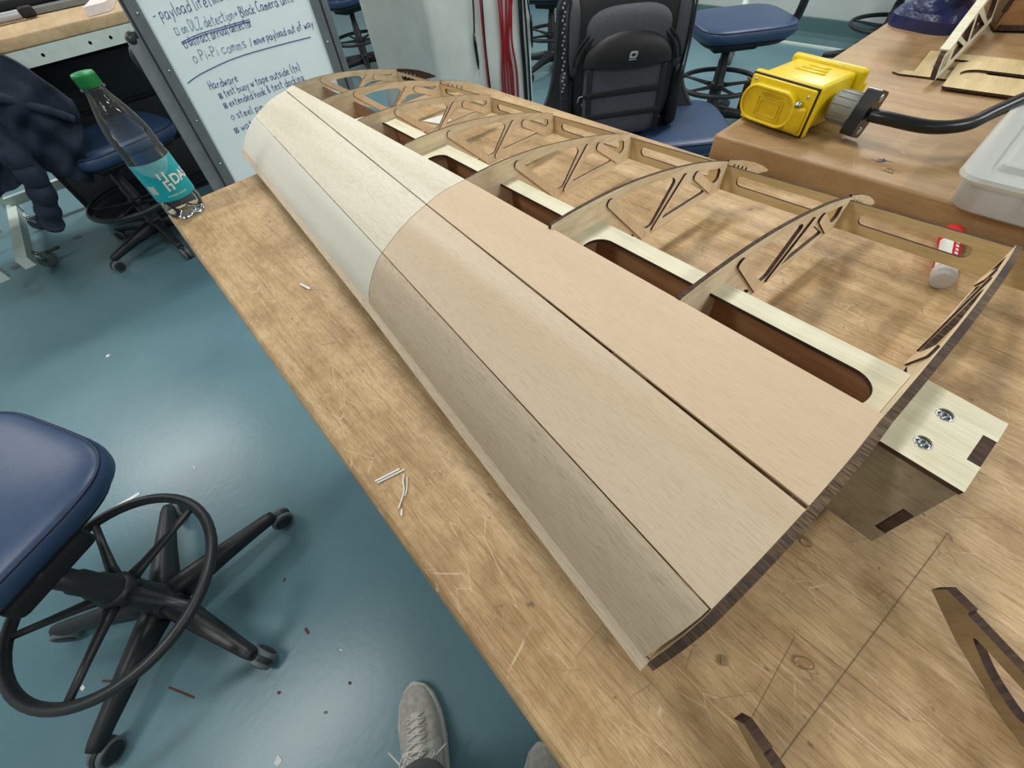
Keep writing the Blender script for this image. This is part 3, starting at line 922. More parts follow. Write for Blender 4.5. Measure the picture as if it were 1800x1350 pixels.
# local: front face -x, depth along +x
YW, YH, YD = .120, .070, .108
d0 = -.0525
MB().rbox((d0 + YD / 2, 0, YH / 2 + .001), (YD - .02, YW - .016, YH - .008), .006, 3).build('body', M['yellow'], yb)
fl = MB().rbox((d0 + .006, 0, YH / 2 + .001), (.012, YW, YH), .005, 3).build('front_flange', M['yellow'], yb)
MB().rbox((d0 - .0005, 0, YH / 2 + .001), (.003, YW - .004, YH - .004), .0015, 2).build('gasket', M['black_m'], fl)
MB().rbox((d0 - .003, 0, YH / 2 + .001), (.005, YW - .008, YH - .008), .003, 3).build('face_plate', M['yellow'], fl)
MB().rbox((d0 + YD - .006, 0, YH / 2 + .001), (.014, YW + .006, YH + .002), .006, 3).build('rear_flange', M['yellow'], yb)
for s_ in (-1, 1):
    MB().rbox((d0 + YD + .002, s_ * .058, YH * .55), (.012, .012, .03), .003, 2).build('rear_lug', M['yellow'], yb)
# flip cover: rounded lid with spring tab
cv = MB()
outer = rrect(-.040, .010, .056, .060, .024, 6)
cv.plate(outer, [], lambda a, c, t: (t, a, c), d0 - .015, d0 - .005, 0, 0)
lid = cv.build('flip_cover', M['yellow_dk'], yb)
cv = MB()
cv.tube([(d0 - .0155, p[0], p[1]) for p in rrect(-.038, .012, .054, .058, .022, 6)], .0024, 6, 0, False, None, True, True)
cv.build('cover_rim', M['yellow'], lid)
cv = MB()
for s_ in (0, 1):
    cv.tube([(d0 - .0155, p[0], p[1]) for p in rrect(-.018 + .005 * s_, .018 + .004 * s_, .026 - .005 * s_, .046 - .004 * s_, .002, 2)], .0009, 5, 0, False, None, True, True)
for k in range(12):
    cv.box((d0 - .0155, -.012 + k * .003, .0490), (.0012, .0012, .005))
for z_ in (.029, .034):
    cv.box((d0 - .0155, .004, z_), (.0012, .022, .0014))
cv.build('embossing', M['yellow_dk'], lid)
MB().rbox((d0 - .011, -.043, .028), (.012, .022, .034), .004, 3).build('cover_tab', M['yellow_dk'], lid)
MB().lathe([(.0001, .004), (.004, .0035), (.0052, .001), (.0052, -.002)], 16, 0, Matrix.Translation((d0 - .012, -.040, .048)) @ Matrix.Rotation(.3, 4, 'Y')).build('cover_pin', M['chrome'], lid)
for y_, z_ in ((.047, .061), (-.047, .057), (.047, .011), (-.044, .008)):
    MB().lathe([(.0001, .001), (.002, .0008), (.0026, 0)], 10, 0, Matrix.Translation((d0 - .0055, y_, z_)) @ Matrix.Rotation(-PI / 2, 4, 'Y')).build('screw', M['chrome'], fl)
mb = MB()
for k in range(3):
    mb.rbox((d0 + .055 + k * .012, 0.0, YH - .0025), (.006, .05 - .008 * k, .0016), .0006, 1)
mb.build('embossed_lettering', M['yellow'], yb)

pl = thing('power_plug', 'grey and black power plug with thick black cable in the yellow box', 'power plug', (0.842, 0.209, BZ + .036), math.radians(-100))
# local +x points out of the box
MB().lathe([(.0001, -.004), (.020, -.004), (.0215, -.001), (.0215, .030), (.020, .032), (.0001, .032)], 28, 0, RX).build('plug_body', M['plug_grey'], pl)
mb = MB()
for k in range(14):
    q = 2 * PI * k / 14
    mb.box((.0145, .0216 * math.cos(q), .0216 * math.sin(q)), (.030, .0012, .0012))
mb.build('grip_ridges', M['plug_grey'], pl)
mb = MB()
mb.plate(rpoly([(-.015, -.030), (.015, -.030), (.018, 0), (.015, .030), (-.015, .030), (-.018, 0)], .006), [], lambda a, c, t: (t, a, c), .031, .050, 0, 0)
cl = mb.build('cord_clamp', M['black_g'], pl, (0, 0, 0), (math.radians(-20), 0, 0))
for s_ in (-1, 1):
    MB().lathe([(.0001, .0515), (.0045, .0512), (.0052, .050)], 14, 0, Matrix.Translation((0, 0, s_ * .021)) @ RX).build('clamp_screw', M['chrome'], cl)
Mi = (Matrix.Translation((0.842, 0.209, BZ + .036)) @ Matrix.Rotation(math.radians(-100), 4, 'Z')).inverted()
cab = [(0.829, 0.158, .930), (0.828, 0.135, .930), (0.836, 0.085, .928), (0.862, 0.052, .930), (0.905, 0.037, .934), (0.965, 0.018, .938), (1.03, 0.0, .932), (1.064, -0.06, .912), (1.066, -0.2, .902), (1.066, -0.45, .902)]
MB().tube([tuple(Mi @ Vector(p)) for p in smooth_path(cab, 8)], .0085, 14).build('cable', M['black_g'], pl)

# translucent plastic storage box
tb = thing('plastic_box', 'translucent plastic storage box with white bits at the bench edge', 'storage box', (0.878, -0.124, BZ), 0.02)
HX, HY, HH = .160, .135, .040
def shell(x, y, z0, z1, r, flare, t):
    rows = []
    for (ex, zz) in ((-.004, z0), (0, z0 + .004), (flare, z1)):
        rows.append([(p[0], p[1], zz) for p in rrect(-x - ex, -y - ex, x + ex, y + ex, r, 5)])
    return rows
mb = MB()
rw = shell(HX, HY, 0.0005, HH, .02, .004, 0)
mb.grid(rw, 0, True, None, True)
mb.f.append(tuple(range(len(rw[0])))); mb.m.append(0); mb.sm.append(False)
mb.build('tub', M['milky'], tb)
mb = MB()
rows = []
for ex, zz in ((.010, HH - .004), (.012, HH), (.010, HH + .004), (-.016, HH + .005), (-.019, HH + .011), (-.024, HH + .012), (-.034, HH + .008)):
    rows.append([(p[0], p[1], zz) for p in rrect(-HX - ex, -HY - ex, HX + ex, HY + ex, max(.006, .022 + min(0, ex)), 5)])
mb.grid(rows, 0, False, None, True)
mb.f.append(tuple(len(mb.v) - len(rows[0]) + k for k in range(len(rows[0])))); mb.m.append(0); mb.sm.append(False)
mb.build('lid', M['milky'], tb)
MB().rbox((-HX - .012, .02, HH - .012), (.004, .08, .028), .0015, 2).build('latch', M['milky'], tb)
rnd = random.Random(11)
BITS = [(-.055, .020), (-.088, -.012), (-.095, -.030), (.02, -.02), (-.01, .04), (.05, -.05), (-.05, -.06), (.0, -.08)]
for k, (bx, by) in enumerate(BITS):
    pts = [(rnd.uniform(-.012, .012), rnd.uniform(-.009, .009), rnd.uniform(.003, .007)) for _ in range(5)]
    mb = MB().tube(smooth_path(pts, 4), .003, 6)
    o = mb.build('putty_bit', M['paper'], None, (0.878 + bx, -0.124 + by, BZ + .003))
    tag(o, 'small off-white crumb inside the translucent storage box', 'crumb', 'crumbs in the plastic box')

# navy bench vise
vs = thing('bench_vise', 'navy enamelled bench vise at the far end of the taller bench', 'vise', (1.455, 0.262, BZ), math.radians(-20))
mb = MB()
outl = rpoly([(-.06, -.045), (-.045, -.07), (.03, -.075), (.075, -.05), (.08, .05), (.03, .075), (-.04, .07), (-.065, .04)], .02, 4)
rows = [[(p[0] * s_, p[1] * s_, z) for p in outl] for s_, z in ((1.0, .0), (1.0, .020), (.90, .030), (.62, .040), (.52, .06))]
mb.grid(rows, 0, False, None, True)
mb.f.append(tuple(range(len(outl)))); mb.m.append(0); mb.sm.append(False)
mb.build('base', M['navy'], vs)
mb = MB().lathe([(.055, .022), (.058, .03), (.050, .042), (.038, .05), (.036, .085), (.046, .1), (.046, .16), (.0001, .165)], 28)
mb.build('swivel_column', M['navy'], vs)
MB().rbox((.03, 0, .145), (.14, .07, .055), .012, 3).build('body', M['navy'], vs)
MB().rbox((-.075, 0, .155), (.03, .085, .06), .006, 3).build('jaw', M['navy'], vs)
mb = MB().lathe([(.013, .014), (.017, .018), (.017, .024), (.009, .032), (.0001, .033)], 14, 0, Matrix.Translation((-.045, .03, .0)))
mb.build('base_bolt', M['navy'], vs)

# plywood plates and leaning rib
def ply_plate(name, label, loc, rz, outer, holes, th, cat='plywood plate'):
    mb = MB()
    mb.plate(outer, holes, lambda a, c, t: (a, c, t), 0, th)
    return tag(mb.build(name, [M['ply_te'], M['char']], None, loc, (0, 0, rz)), label, cat)
ply_plate('spar_plate', 'thin plywood plate with a square window lying flat under the leaning rib', (1.19, 0.225, BZ), math.radians(-84), [(0, -.055), (.012, -.055), (.014, -.04), (.03, -.04), (.03, .085), (.3, .085), (.3, -.052), (.012, -.062)],
          [rrect(.052, -.012, .10, .050, .008, 4), rrect(.13, -.012, .27, .050, .008, 4)], .003)
ply_plate('spar_plate', 'plywood spar plate with one long slot lying on top beside the leaning rib', (1.165, 0.138, BZ + .0035), math.radians(-84), rpoly([(0, -.075), (.55, -.075), (.55, .072), (.02, .072), (.0, .05)], .006), [rrect(.012, -.03, .5, .028, .028, 8)], .0035)
lr = thing('loose_rib', 'pale truss rib standing on edge on the taller bench, leaning away', 'wing rib', (1.105, 0.150, BZ + .007), math.radians(2))
mb = MB()
def lean(a, z, t):
    return (a * .85, t + z * .25, z * .8)
outer = [(0, .002), (.004, .020), (.018, .040), (.03, .043), (.06, .046), (.14, .062), (.26, .082), (.40, .10), (.40, .012), (.18, .006), (.05, .002)]
holes = [[(.020 + k * .010, .012), (.025 + k * .010, .011), (.034 + k * .012, .036), (.029 + k * .012, .034)] for k in range(4)]
holes += [rpoly([(.085, .014), (.175, .018), (.10, .046)], .006), rpoly([(.20, .018), (.20, .062), (.115, .050)], .006), rpoly([(.22, .018), (.33, .022), (.22, .066)], .006), rpoly([(.35, .024), (.385, .025), (.385, .085), (.25, .070)], .006)]
mb.plate(outer, holes, lean, -.004, .004)
mb.build('rib_web', [M['ply_y'], M['char']], lr)
MB().plate([(.03, .044), (.06, .047), (.14, .063), (.26, .083), (.40, .101), (.40, .105), (.26, .087), (.14, .067), (.06, .051), (.03, .047)], [], lean, -.007, .007).build('cap_strip', [M['ply_y'], M['ply_y']], lr)
pb = thing('plywood_box', 'brown plywood box panel with finger slots behind the leaning rib', 'plywood box', (1.45, 0.150, BZ), math.radians(-68))
mb = MB()
mb.plate([(0, .004), (.4, .004), (.4, .25), (0, .25)], [], lambda a, z, t: (a, t, z), 0, .006)
mb.build('panel', [M['ply_box'], M['char']], pb)
MB().box((.2, .15, .008), (.40, .29, .006)).build('panel', M['ply_box'], pb)
MB().box((.003, .15, .13), (.006, .29, .24)).build('panel', M['ply_box'], pb)
for z_ in (.05, .13, .21):
    MB().box((-.001, .003, z_), (.006, .0085, .038)).build('finger_joint', M['char'], pb)
MB().box((.2, -.003, .008), (.39, .006, .008)).build('bottom_edge', M['char'], pb)

# ------------------------------------------------------------ swivel chairs
CH = {}
def seat_mesh(w, d, h, dome=.012):
    mb = MB()
    N = 56
    def ring(scale, z):
        pts = []
        for k in range(N):
            q = 2 * PI * k / N
            c, s_ = math.cos(q), math.sin(q)
            p = 2 / 4.2
            pts.append((w / 2 * scale * math.copysign(abs(c) ** p, c), d / 2 * scale * math.copysign(abs(s_) ** p, s_), z))
        return pts
    rows = [ring(.82, 0), ring(.93, .004), ring(.985, .018), ring(1.0, h * .5), ring(.99, h * .78), ring(.962, h * .93), ring(.93, h), ring(.8, h + dome * .35), ring(.5, h + dome * .85), ring(.2, h + dome), ring(.001, h + dome)]
    mb.grid(rows, 0, True, None, True)
    mb.f.append(tuple(range(N))[::-1]); mb.m.append(0); mb.sm.append(False)
    return mb, ring
def chair_meshes():
    # base leg along +x
    mb = MB()
    prof = lambda hw, hh: [(-hw, -hh), (hw, -hh), (hw * .8, hh * .7), (hw * .4, hh), (-hw * .4, hh), (-hw * .8, hh * .7)]
    rows = []
    for x, z, hw, hh in ((.02, .100, .030, .030), (.07, .100, .028, .026), (.16, .092, .023, .020), (.25, .080, .018, .016), (.292, .074, .016, .015), (.308, .072, .012, .012)):
        rows.append([(x, p[0], z + p[1]) for p in prof(hw, hh)])
    mb.grid(rows, 0, True, None, True)
    mb.f.append(tuple(range(6))); mb.m.append(0); mb.sm.append(False)
    mb.f.append(tuple(len(mb.v) - 6 + k for k in range(6))); mb.m.append(0); mb.sm.append(False)
    CH['leg'] = mb.mesh('chair_leg', M['black'])
    mb = MB()
    T0 = Matrix.Translation((.300, 0, .031)) 
    for s_ in (-1, 1):
        T1 = T0 @ Matrix.Translation((.01, s_ * .012, 0)) @ Matrix.Rotation(PI / 2 * s_, 4, 'X')
        mb.lathe([(.0001, -.009), (.020, -.009), (.024, -.0075), (.024, -.006)], 22, 1, T1)
        mb.lathe([(.024, -.006), (.029, -.006), (.0305, -.003), (.0305, .005), (.029, .007), (.0001, .007)], 22, 0, T1)
    CH['wheel'] = mb.mesh('caster_wheel', [M['caster'], M['black']])
    mb = MB()
    mb.tube([(.300, 0, .068), (.300, 0, .05), (.312, 0, .033)], [.010, .011, .009], 10)
    mb.lathe([(.0325, -.006), (.0325, .006)], 12, 0, T0 @ Matrix.Translation((.01, 0, 0)) @ Matrix.Rotation(PI / 2, 4, 'X'), True, .2, PI - .2)
    CH['fork'] = mb.mesh('caster_hood', M['black'])
    mb = MB().lathe([(.0001, .065), (.042, .066), (.050, .08), (.050, .115), (.040, .130), (.034, .14), (.034, .235), (.030, .24), (.030, .31), (.026, .315), (.026, .36), (.022, .365), (.022, .455), (.0001, .455)], 24)
    CH['column'] = mb.mesh('column', M['black'])
    mb = MB().tube([(.222 * math.cos(q), .222 * math.sin(q), .25) for q in [2 * PI * k / 56 for k in range(56)]], .0125, 12, 0, False, None, True, True)
    CH['ring'] = mb.mesh('foot_ring', M['black'])
    mb = MB()
    for k in range(5):
        Rk = Matrix.Rotation(2 * PI * k / 5, 4, 'Z')
        mb.tube([(.028, 0, .235), (.07, 0, .238), (.14, 0, .244), (.218, 0, .250)], [.018, .013, .010, .009], 8, 0, True, Rk, True, False, .75)
    mb.lathe([(.031, .215), (.040, .22), (.040, .25), (.031, .256)], 22)
    CH['spokes'] = mb.mesh('ring_spokes', M['black'])
    mb, ring = seat_mesh(.50, .48, .062)
    CH['seat'] = mb.mesh('seat', M['blue'])
    mb = MB().tube([(p[0] * .975, p[1] * .975, .055) for p in ring(1.0, 0)], .0032, 6, 0, False, None, True, True)
    CH['piping'] = mb.mesh('piping', M['blue_dk'])
    mb, ring = seat_mesh(.44, .42, .03, .0)
    CH['pan'] = mb.mesh('seat_pan', M['black'])
    mb = MB().rbox((0, 0, 0), (.24, .17, .05), .015, 3)
    CH['mech'] = mb.mesh('tilt_mechanism', M['black_m'])
    mb = MB().tube([(0, 0, 0), (.06, 0, -.004), (.11, 0, -.008)], [.007, .007, .012], 8, 0, True, None, True, False, .5)
    CH['lever'] = mb.mesh('lever', M['black'])
chair_meshes()
def chair(label, loc, rz, seat_z=.46, seat_off=(0, 0), seat_rot=0.0, base_rot=0.0, lever=None, ring=True, arm=None, group='blue swivel lab chairs'):
    t = thing('swivel_chair', label, 'chair', loc, rz, group)
    for k in range(5):
        r = (0, 0, base_rot + 2 * PI * k / 5)
        lg = link('base_leg', CH['leg'], t, (0, 0, 0), r)
        cs = link('caster', CH['wheel'], t, (0, 0, 0), r)
        link('caster_hood', CH['fork'], cs)
    link('column', CH['column'], t).scale = (1, 1, min(1.0, (seat_z - .02) / .455))
    if ring:
        rg = link('foot_ring', CH['ring'], t)
        link('ring_spokes', CH['spokes'], rg, (0, 0, 0), (0, 0, .35))
    link('tilt_mechanism', CH['mech'], t, (seat_off[0] * .5, seat_off[1] * .5, seat_z - .042), (0, 0, seat_rot))
    link('seat_pan', CH['pan'], t, (seat_off[0], seat_off[1], seat_z - .026), (0, 0, seat_rot))
    s = link('seat', CH['seat'], t, (seat_off[0], seat_off[1], seat_z), (0, 0, seat_rot))
    link('piping', CH['piping'], s)
    if lever:
        link('lever', CH['lever'], t, lever[0], lever[1])
    if arm:
        a = MB().tube(smooth_path(arm, 6), .026, 10, 0, True, None, True, False, .7)
        a.build('back_bar', M['black'], t)
    return t
chair('blue vinyl swivel stool with black foot ring in the lower left', (-0.645, 0.822, 0), 0, .455, (-.075, .175), math.radians(118), math.radians(6), ((-.06, .10, .37), (0, .1, math.radians(62))))
jc = chair('blue swivel chair with a dark jacket over it, by the far left desk', (-0.16, 2.97, 0), 0, .475, (.10, -.02), math.radians(15), math.radians(-85))
bc = chair('blue swivel chair holding the backpack behind the bench', (1.82, 1.17, 0), 0, .328, (.035, -.085), math.radians(-43), math.radians(20), ring=False)
chair('blue swivel chair right of the backpack with a curved black back bar', (2.768, 1.35, 0), 0, .48, (.02, -.02), math.radians(-40), math.radians(10),
      arm=[(.02, .0, .44), (.09, -.11, .435), (.19, -.185, .445), (.245, -.215, .50), (.23, -.235, .60), (.19, -.25, .76)])
chair('swivel chair half hidden between the white pillar and the backpack', (3.03, 2.98, 0), 0, .48, (0, 0), 0.3, math.radians(190))
chair('dark swivel chair seen in the gap between whiteboard and pillar', (2.08, 4.50, 0), 0, .50, (0, 0), .2, math.radians(30))
chair('far swivel chair whose foot ring shows beside the vise', (4.22, 0.98, 0), 0, .48, (0, 0), .2, math.radians(40))

# tall black back shell of the backpack chair
bs = MB()
outer = rpoly([(-.21, .95), (.21, .95), (.225, .72), (.25, .60), (.31, .50), (.31, .46), (-.31, .46), (-.31, .50), (-.25, .60), (-.225, .72)], .05, 5)
def shellfn(a, z, t):
    return (a, .17 - (a / .3) ** 2 * .05 + t + (z - .46) * .10, z)
bs.plate(outer, [], shellfn, 0, .02, 0, 0)
bs.tube([shellfn(p[0], p[1], .01) for p in outer], .012, 6, 0, False, None, True, True)
o = bs.build('backrest', M['black'], bc, (-.13, .075, -.13), (0, 0, math.radians(-43))).scale = (1.2, 1, 1)

# ------------------------------------------------------------ backpack
bp = thing('backpack', 'black and grey backpack standing on a blue chair', 'backpack', (1.665, 1.240, .400), math.radians(-43))
bp.scale = (1.17, .95, .92)
def pillow(mb, c, d, pw=3.4, n=40, m=14, mi=0):
    rows = []
    for i in range(m + 1):
        a = -PI / 2 + PI * i / m
        ca, sa = math.cos(a), math.sin(a)
        z = math.copysign(abs(sa) ** (2 / pw), sa)
        rr = max(1e-4, abs(ca) ** (2 / pw))
        row = []
        for k in range(n):
            q = 2 * PI * k / n
            x = math.copysign(abs(math.cos(q)) ** (2 / pw), math.cos(q)) * rr
            y = math.copysign(abs(math.sin(q)) ** (2 / pw), math.sin(q)) * rr
            row.append((c[0] + x * d[0] / 2, c[1] + y * d[1] / 2, c[2] + z * d[2] / 2))
        rows.append(row)
    return mb.grid(rows, mi, True, None, True)
pillow(MB(), (0, .02, .265), (.36, .22, .52), 4.5).build('main_body', M['pack_black'], bp)
pillow(MB(), (0, -.09, .165), (.275, .10, .31), 5.5).build('front_pocket', M['pack_grey'], bp)
mb = MB()
pillow(mb, (0, -.075, .37), (.27, .11, .19), 3.0)
mb.build('upper_pocket', M['pack_grey'], bp)
# black moulded half-dome pocket
mb = MB()
rows = []
for i in range(13):
    a = PI * i / 12
    row = []
    for k in range(9):
        q = PI / 2 * k / 8
        r = math.cos(q)
        x = .145 * math.cos(a) * (r if k else 1.0)
        z = .115 * math.sin(a) * (r if k else 1.0)
        row.append((x, -.118 - .045 * math.sin(q), .285 + z))
    rows.append(row)
mb.grid(rows, 0, True)
mb.plate([(.145 * math.cos(PI * i / 12), .285 + .115 * math.sin(PI * i / 12)) for i in range(13)], [], lambda a, z, t: (a, t, z), -.118, -.08, 0, 0)
sh = mb.build('shell_pocket', M['pack_shell'], bp)
# zip lines over the dome
for r_, y_ in ((1.10, -.112), (1.20, -.104)):
    MB().tube([(.145 * r_ * math.cos(PI * i / 24), y_, .285 + .118 * r_ * math.sin(PI * i / 24)) for i in range(25)], .0045, 6).build('zip', M['pack_black'], bp)
# logo
mb = MB()
sk = lambda x, z: (x + (z - .335) * .25, z)
outer = [sk(*p) for p in rrect(-.012, .326, .012, .346, .005, 4)]
hole = [sk(*p) for p in rrect(-.0065, .331, .0065, .341, .002, 3)]
mb.plate(outer, [hole], lambda a, z, t: (a + .012, t, z - .012), -.1665, -.150)
for k in range(4):
    mb.box((.0015 + k * .006, -.158, .3085), (.0045, .014, .004))
mb.build('logo', M['silver'], sh)
# webbing straps on the front pocket
for z_ in (.19, .105):
    mb = MB()
    mb.rbox((0, -.140, z_), (.262, .008, .022), .003, 2)
    mb.build('webbing_strap', M['pack_black'], bp, (0, 0, 0), (0, math.radians(-3), 0))
for s_ in (-1, 1):
    MB().rbox((s_ * .122, -.139, .15), (.018, .008, .26), .003, 2).build('webbing_strap', M['pack_black'], bp)
    MB().rbox((s_ * .19, -.005, .12), (.045, .13, .22), .02, 3).build('side_pocket', M['pack_black'], bp)
    mb = MB()
    pillow(mb, (s_ * .172, -.035, .36), (.05, .10, .26), 3.0)
    mb.build('side_panel', M['pack_grey'], bp)
    mb = MB().tube(smooth_path([(s_ * .185, -.06, .51), (s_ * .195, -.075, .38), (s_ * .192, -.07, .25), (s_ * .187, -.06, .16)], 6), .010, 8, 0, True, None, True, False, .4)
    mb.build('compression_strap', M['pack_black'], bp)
mb = MB()
for k in range(26):
    mb.box((-.205 + .004 * math.sin(k * 2.1), -.06 - .01 * math.sin(k * .3), .16 + k * .0135), (.006, .005, .006))
mb.build('bead_lanyard', M['silver'], bp)
MB().tube([(-.155, -.085, .145), (-.15, -.088, .165), (-.135, -.09, .17), (-.13, -.09, .155), (-.14, -.09, .13)], .003, 6).build('carabiner', M['silver'], bp)
MB().tube([(-.05, .06, .50), (-.05, .05, .56), (0, .045, .575), (.05, .05, .56), (.05, .06, .50)], .010, 8).build('grab_handle', M['pack_black'], bp)
# lanyard cable on the right
mb = MB().tube(smooth_path([(.20, -.06, .50), (.205, -.07, .35), (.20, -.08, .22)], 6), .004, 6)
mb.build('side_cord', M['pack_grey'], bp)

# ------------------------------------------------------------ jacket draped over the left chair
JO = Vector((-0.34, 2.80, .35))
jk = thing('jacket', 'dark navy jacket draped over the chair back at the far left', 'jacket', tuple(JO))
def cloth(rows_fn, nu, nv, th):
    A_, B_ = [], []
    for j in range(nv + 1):
        ra, rb = [], []
        for i in range(nu + 1):
            p = Vector(rows_fn(i / nu, j / nv))
            ra.append(tuple(p)); rb.append(tuple(p + Vector((0, th, 0))))
        A_.append(ra); B_.append(rb)
    mb = MB()
    mb.grid(A_); mb.grid(B_)
    mb.grid([A_[0], B_[0]]); mb.grid([A_[-1], B_[-1]])
    mb.grid([[r[0] for r in A_], [r[0] for r in B_]]); mb.grid([[r[-1] for r in A_], [r[-1] for r in B_]])
    return mb
def body_fn(s, t):
    cols = [((-.66, 2.86, .90), (-.70, 2.74, .46)), ((-.48, 2.86, .955), (-.55, 2.74, .50)), ((-.20, 2.83, .905), (-.36, 2.72, .53)), ((-.085, 2.79, .71), (-.245, 2.73, .43))]
    q = cat_rom([a + b_ for a, b_ in cols], s * 3)
    bulge = .05 * math.sin(PI * min(1, t * 1.15)) 
    d = .018 * math.sin(s * 21 + t * 7) * (.25 + t) + .016 * math.sin(t * 13 - s * 9) + .010 * math.sin(s * 43 + t * 17)
    return (q[0] + (q[3] - q[0]) * t - JO.x + .01 * math.sin(t * 9), q[1] + (q[4] - q[1]) * t - bulge + d - JO.y, q[2] + (q[5] - q[2]) * t - JO.z)
cloth(body_fn, 60, 40, .05).build('body', M['jacket'], jk)
mb = MB()
sl = smooth_path([(-.40, 2.72, .72), (-.385, 2.675, .62), (-.40, 2.665, .52), (-.45, 2.675, .42), (-.485, 2.68, .355)], 8)
L_ = len(sl)
mb.tube([(p[0] - JO.x, p[1] - JO.y + .006 * math.sin(i * 1.3), p[2] - JO.z) for i, p in enumerate(sl)], [.070 - .022 * i / L_ + .005 * math.sin(i * 1.1) for i in range(L_)], 18, 0, True, None, True, False, .75)
mb.build('sleeve', M['jacket'], jk)
mb = MB()
sl = smooth_path([(-.44, 2.78, .86), (-.30, 2.745, .80), (-.18, 2.735, .715), (-.125, 2.74, .665)], 8)
mb.tube([(p[0] - JO.x, p[1] - JO.y, p[2] - JO.z) for p in sl], [.04 - .018 * i / len(sl) + .003 * math.sin(i * 1.7) for i in range(len(sl))], 14, 0, True, None, True, False, .6)
mb.build('lapel', M['jacket'], jk)
# chair back below the jacket
mb = MB().rbox((0, 0, 0), (.42, .04, .42), .02, 3)
mb.build('backrest', M['black'], jc, (-.22, .12, .74), (math.radians(-8), 0, math.radians(25)))
mb = MB().tube([(-.06, .04, .44), (-.17, .09, .45), (-.22, .11, .55), (-.22, .12, .70)], .016, 8)
mb.build('back_bar', M['black'], jc)

# ------------------------------------------------------------ desk at the far left
dk = thing('desk', 'maple topped desk with a white steel frame in the far left corner', 'desk', (0.1, 3.45, 0))
MB().rbox((0, -.05, .889), (2.6, .80, .042), .006, 3).build('desktop', M['desk'], dk)
rl = MB().box((0, -.435, .838), (2.5, .025, .058)).build('front_rail', M['white_frame'], dk)
for x_ in (-1.0, -.35, -.165, .02, .105, .6):
    MB().lathe([(.0001, .0), (.006, .0), (.006, .002)], 10, 0, Matrix.Translation((x_, -.4475, .838)) @ Matrix.Rotation(PI / 2, 4, 'X')).build('rail_hole', M['black_m'], rl)
MB().box((0, .32, .838), (2.5, .025, .058)).build('back_rail', M['white_frame'], dk)
for sx in (-1.0, 1.15):
    for sy in (-.36, .28):
        MB().box((sx, sy, .45), (.05, .05, .72)).build('leg', M['white_frame'], dk)
MB().box((.55, .33, .40), (1.0, .02, .55)).build('under_desk_dark_panel', M['black_m'], dk)  # black sheet added to darken the space below the desktop
# base frame rail with casters
cf = thing('caster_frame', 'white steel floor rail on casters below the far left desk', 'cart frame', (-0.78, 3.55, 0))
MB().box((0, 0, .115), (.05, .90, .05)).build('rail', M['white_frame'], cf)
MB().box((-.02, .42, .40), (.045, .045, .56)).build('upright', M['white_frame'], cf)
MB().box((.5, .36, .16), (1.0, .04, .05)).build('cross_rail', M['white_frame'], cf)
for y_ in (-.30, .27):
    T0 = Matrix.Translation((.045, y_, .042)) @ Matrix.Rotation(PI / 2, 4, 'X') @ Matrix.Rotation(.5, 4, 'Y')
    w_ = MB().lathe([(.0001, -.012), (.036, -.012), (.042, -.009), (.042, .009), (.036, .012), (.0001, .012)], 24, 0, T0).build('caster_wheel', M['caster'], cf)
    mb = MB().tube([(.02, y_ - .016, .105), (.04, y_ - .016, .042)], .010, 8)
    mb.tube([(.02, y_ + .016, .105), (.04, y_ + .016, .042)], .010, 8)
    mb.build('caster_fork', M['chrome'], cf)
    MB().rbox((.10, y_, .075), (.07, .02, .012), .004, 2).build('brake_lever', M['black'], cf)
DZ = .911
fb = thing('foam_block', 'white foam wedge overhanging the far desk edge', 'foam block', (0.265, 3.22, DZ), math.radians(-14))
mb = MB()
mb.plate([(-.035, -.20), (.045, -.17), (.06, -.10), (.05, .18), (-.02, .18)], [], lambda a, c, t: (a, c, t), 0, .03, 0, 0)
mb.build('wedge', M['foam'], fb)
cb = thing('desk_cable', 'silver and black cable bundle on the far left desk', 'cable', (-0.08, 3.38, DZ))
MB().tube(smooth_path([(-.25, -.02, .02), (-.1, .0, .022), (.0, .01, .02), (.04, .015, .02)], 6), .018, 10).build('sleeve', M['silver'], cb)
MB().tube(smooth_path([(-.25, .03, .02), (-.12, .05, .024), (-.02, .03, .02), (.04, .02, .02)], 6), .010, 8).build('sleeve', M['silver'], cb)
MB().rbox((.072, .02, .022), (.06, .045, .04), .012, 3).build('connector', M['black_m'], cb)
mt = thing('metal_tray', 'grey metal tray with black foam along the back of the far left desk', 'tray', (0.05, 3.62, DZ), math.radians(-4))
MB().box((0, 0, .012), (.62, .32, .02)).build('tray', M['grey_metal'], mt)
MB().rbox((-.06, .05, .04), (.44, .20, .04), .012, 3).build('foam', M['black_m'], mt)

# ------------------------------------------------------------ whiteboard easel
ps, lm_ = math.radians(-28), math.radians(13)
rv = Vector((math.cos(ps), math.sin(ps), 0)); nv = Vector((-math.sin(ps), math.cos(ps), 0))
uv_ = Vector((0, 0, 1)) * math.cos(lm_) + nv * math.sin(lm_)
bk = rv.cross(uv_).normalized() * -1     # pointing to the back
if bk.dot(nv) < 0:
    bk = -bk
PL = Vector((0.205, 2.05, 0.795))
def B(r, u, d=0.0):
    return PL + rv * r + uv_ * u + bk * d
ez = thing('whiteboard_easel', 'grey framed whiteboard easel covered in blue handwriting', 'whiteboard', (PL.x + .2, PL.y - .05, 0))
zero = Vector(ez.location)
def BB(r, u, d=0.0):
    return tuple(B(r, u, d) - zero)
def bslab(mb, r0, r1, u0, u1, d0_, d1_, mi=0):
    vs = [BB(r, u, d) for r in (r0, r1) for u in (u0, u1) for d in (d0_, d1_)]
    return mb.add(vs, [(0, 1, 3, 2), (4, 6, 7, 5), (0, 4, 5, 1), (2, 3, 7, 6), (0, 2, 6, 4), (1, 5, 7, 3)], mi)
UB, UTP = -.34, .85
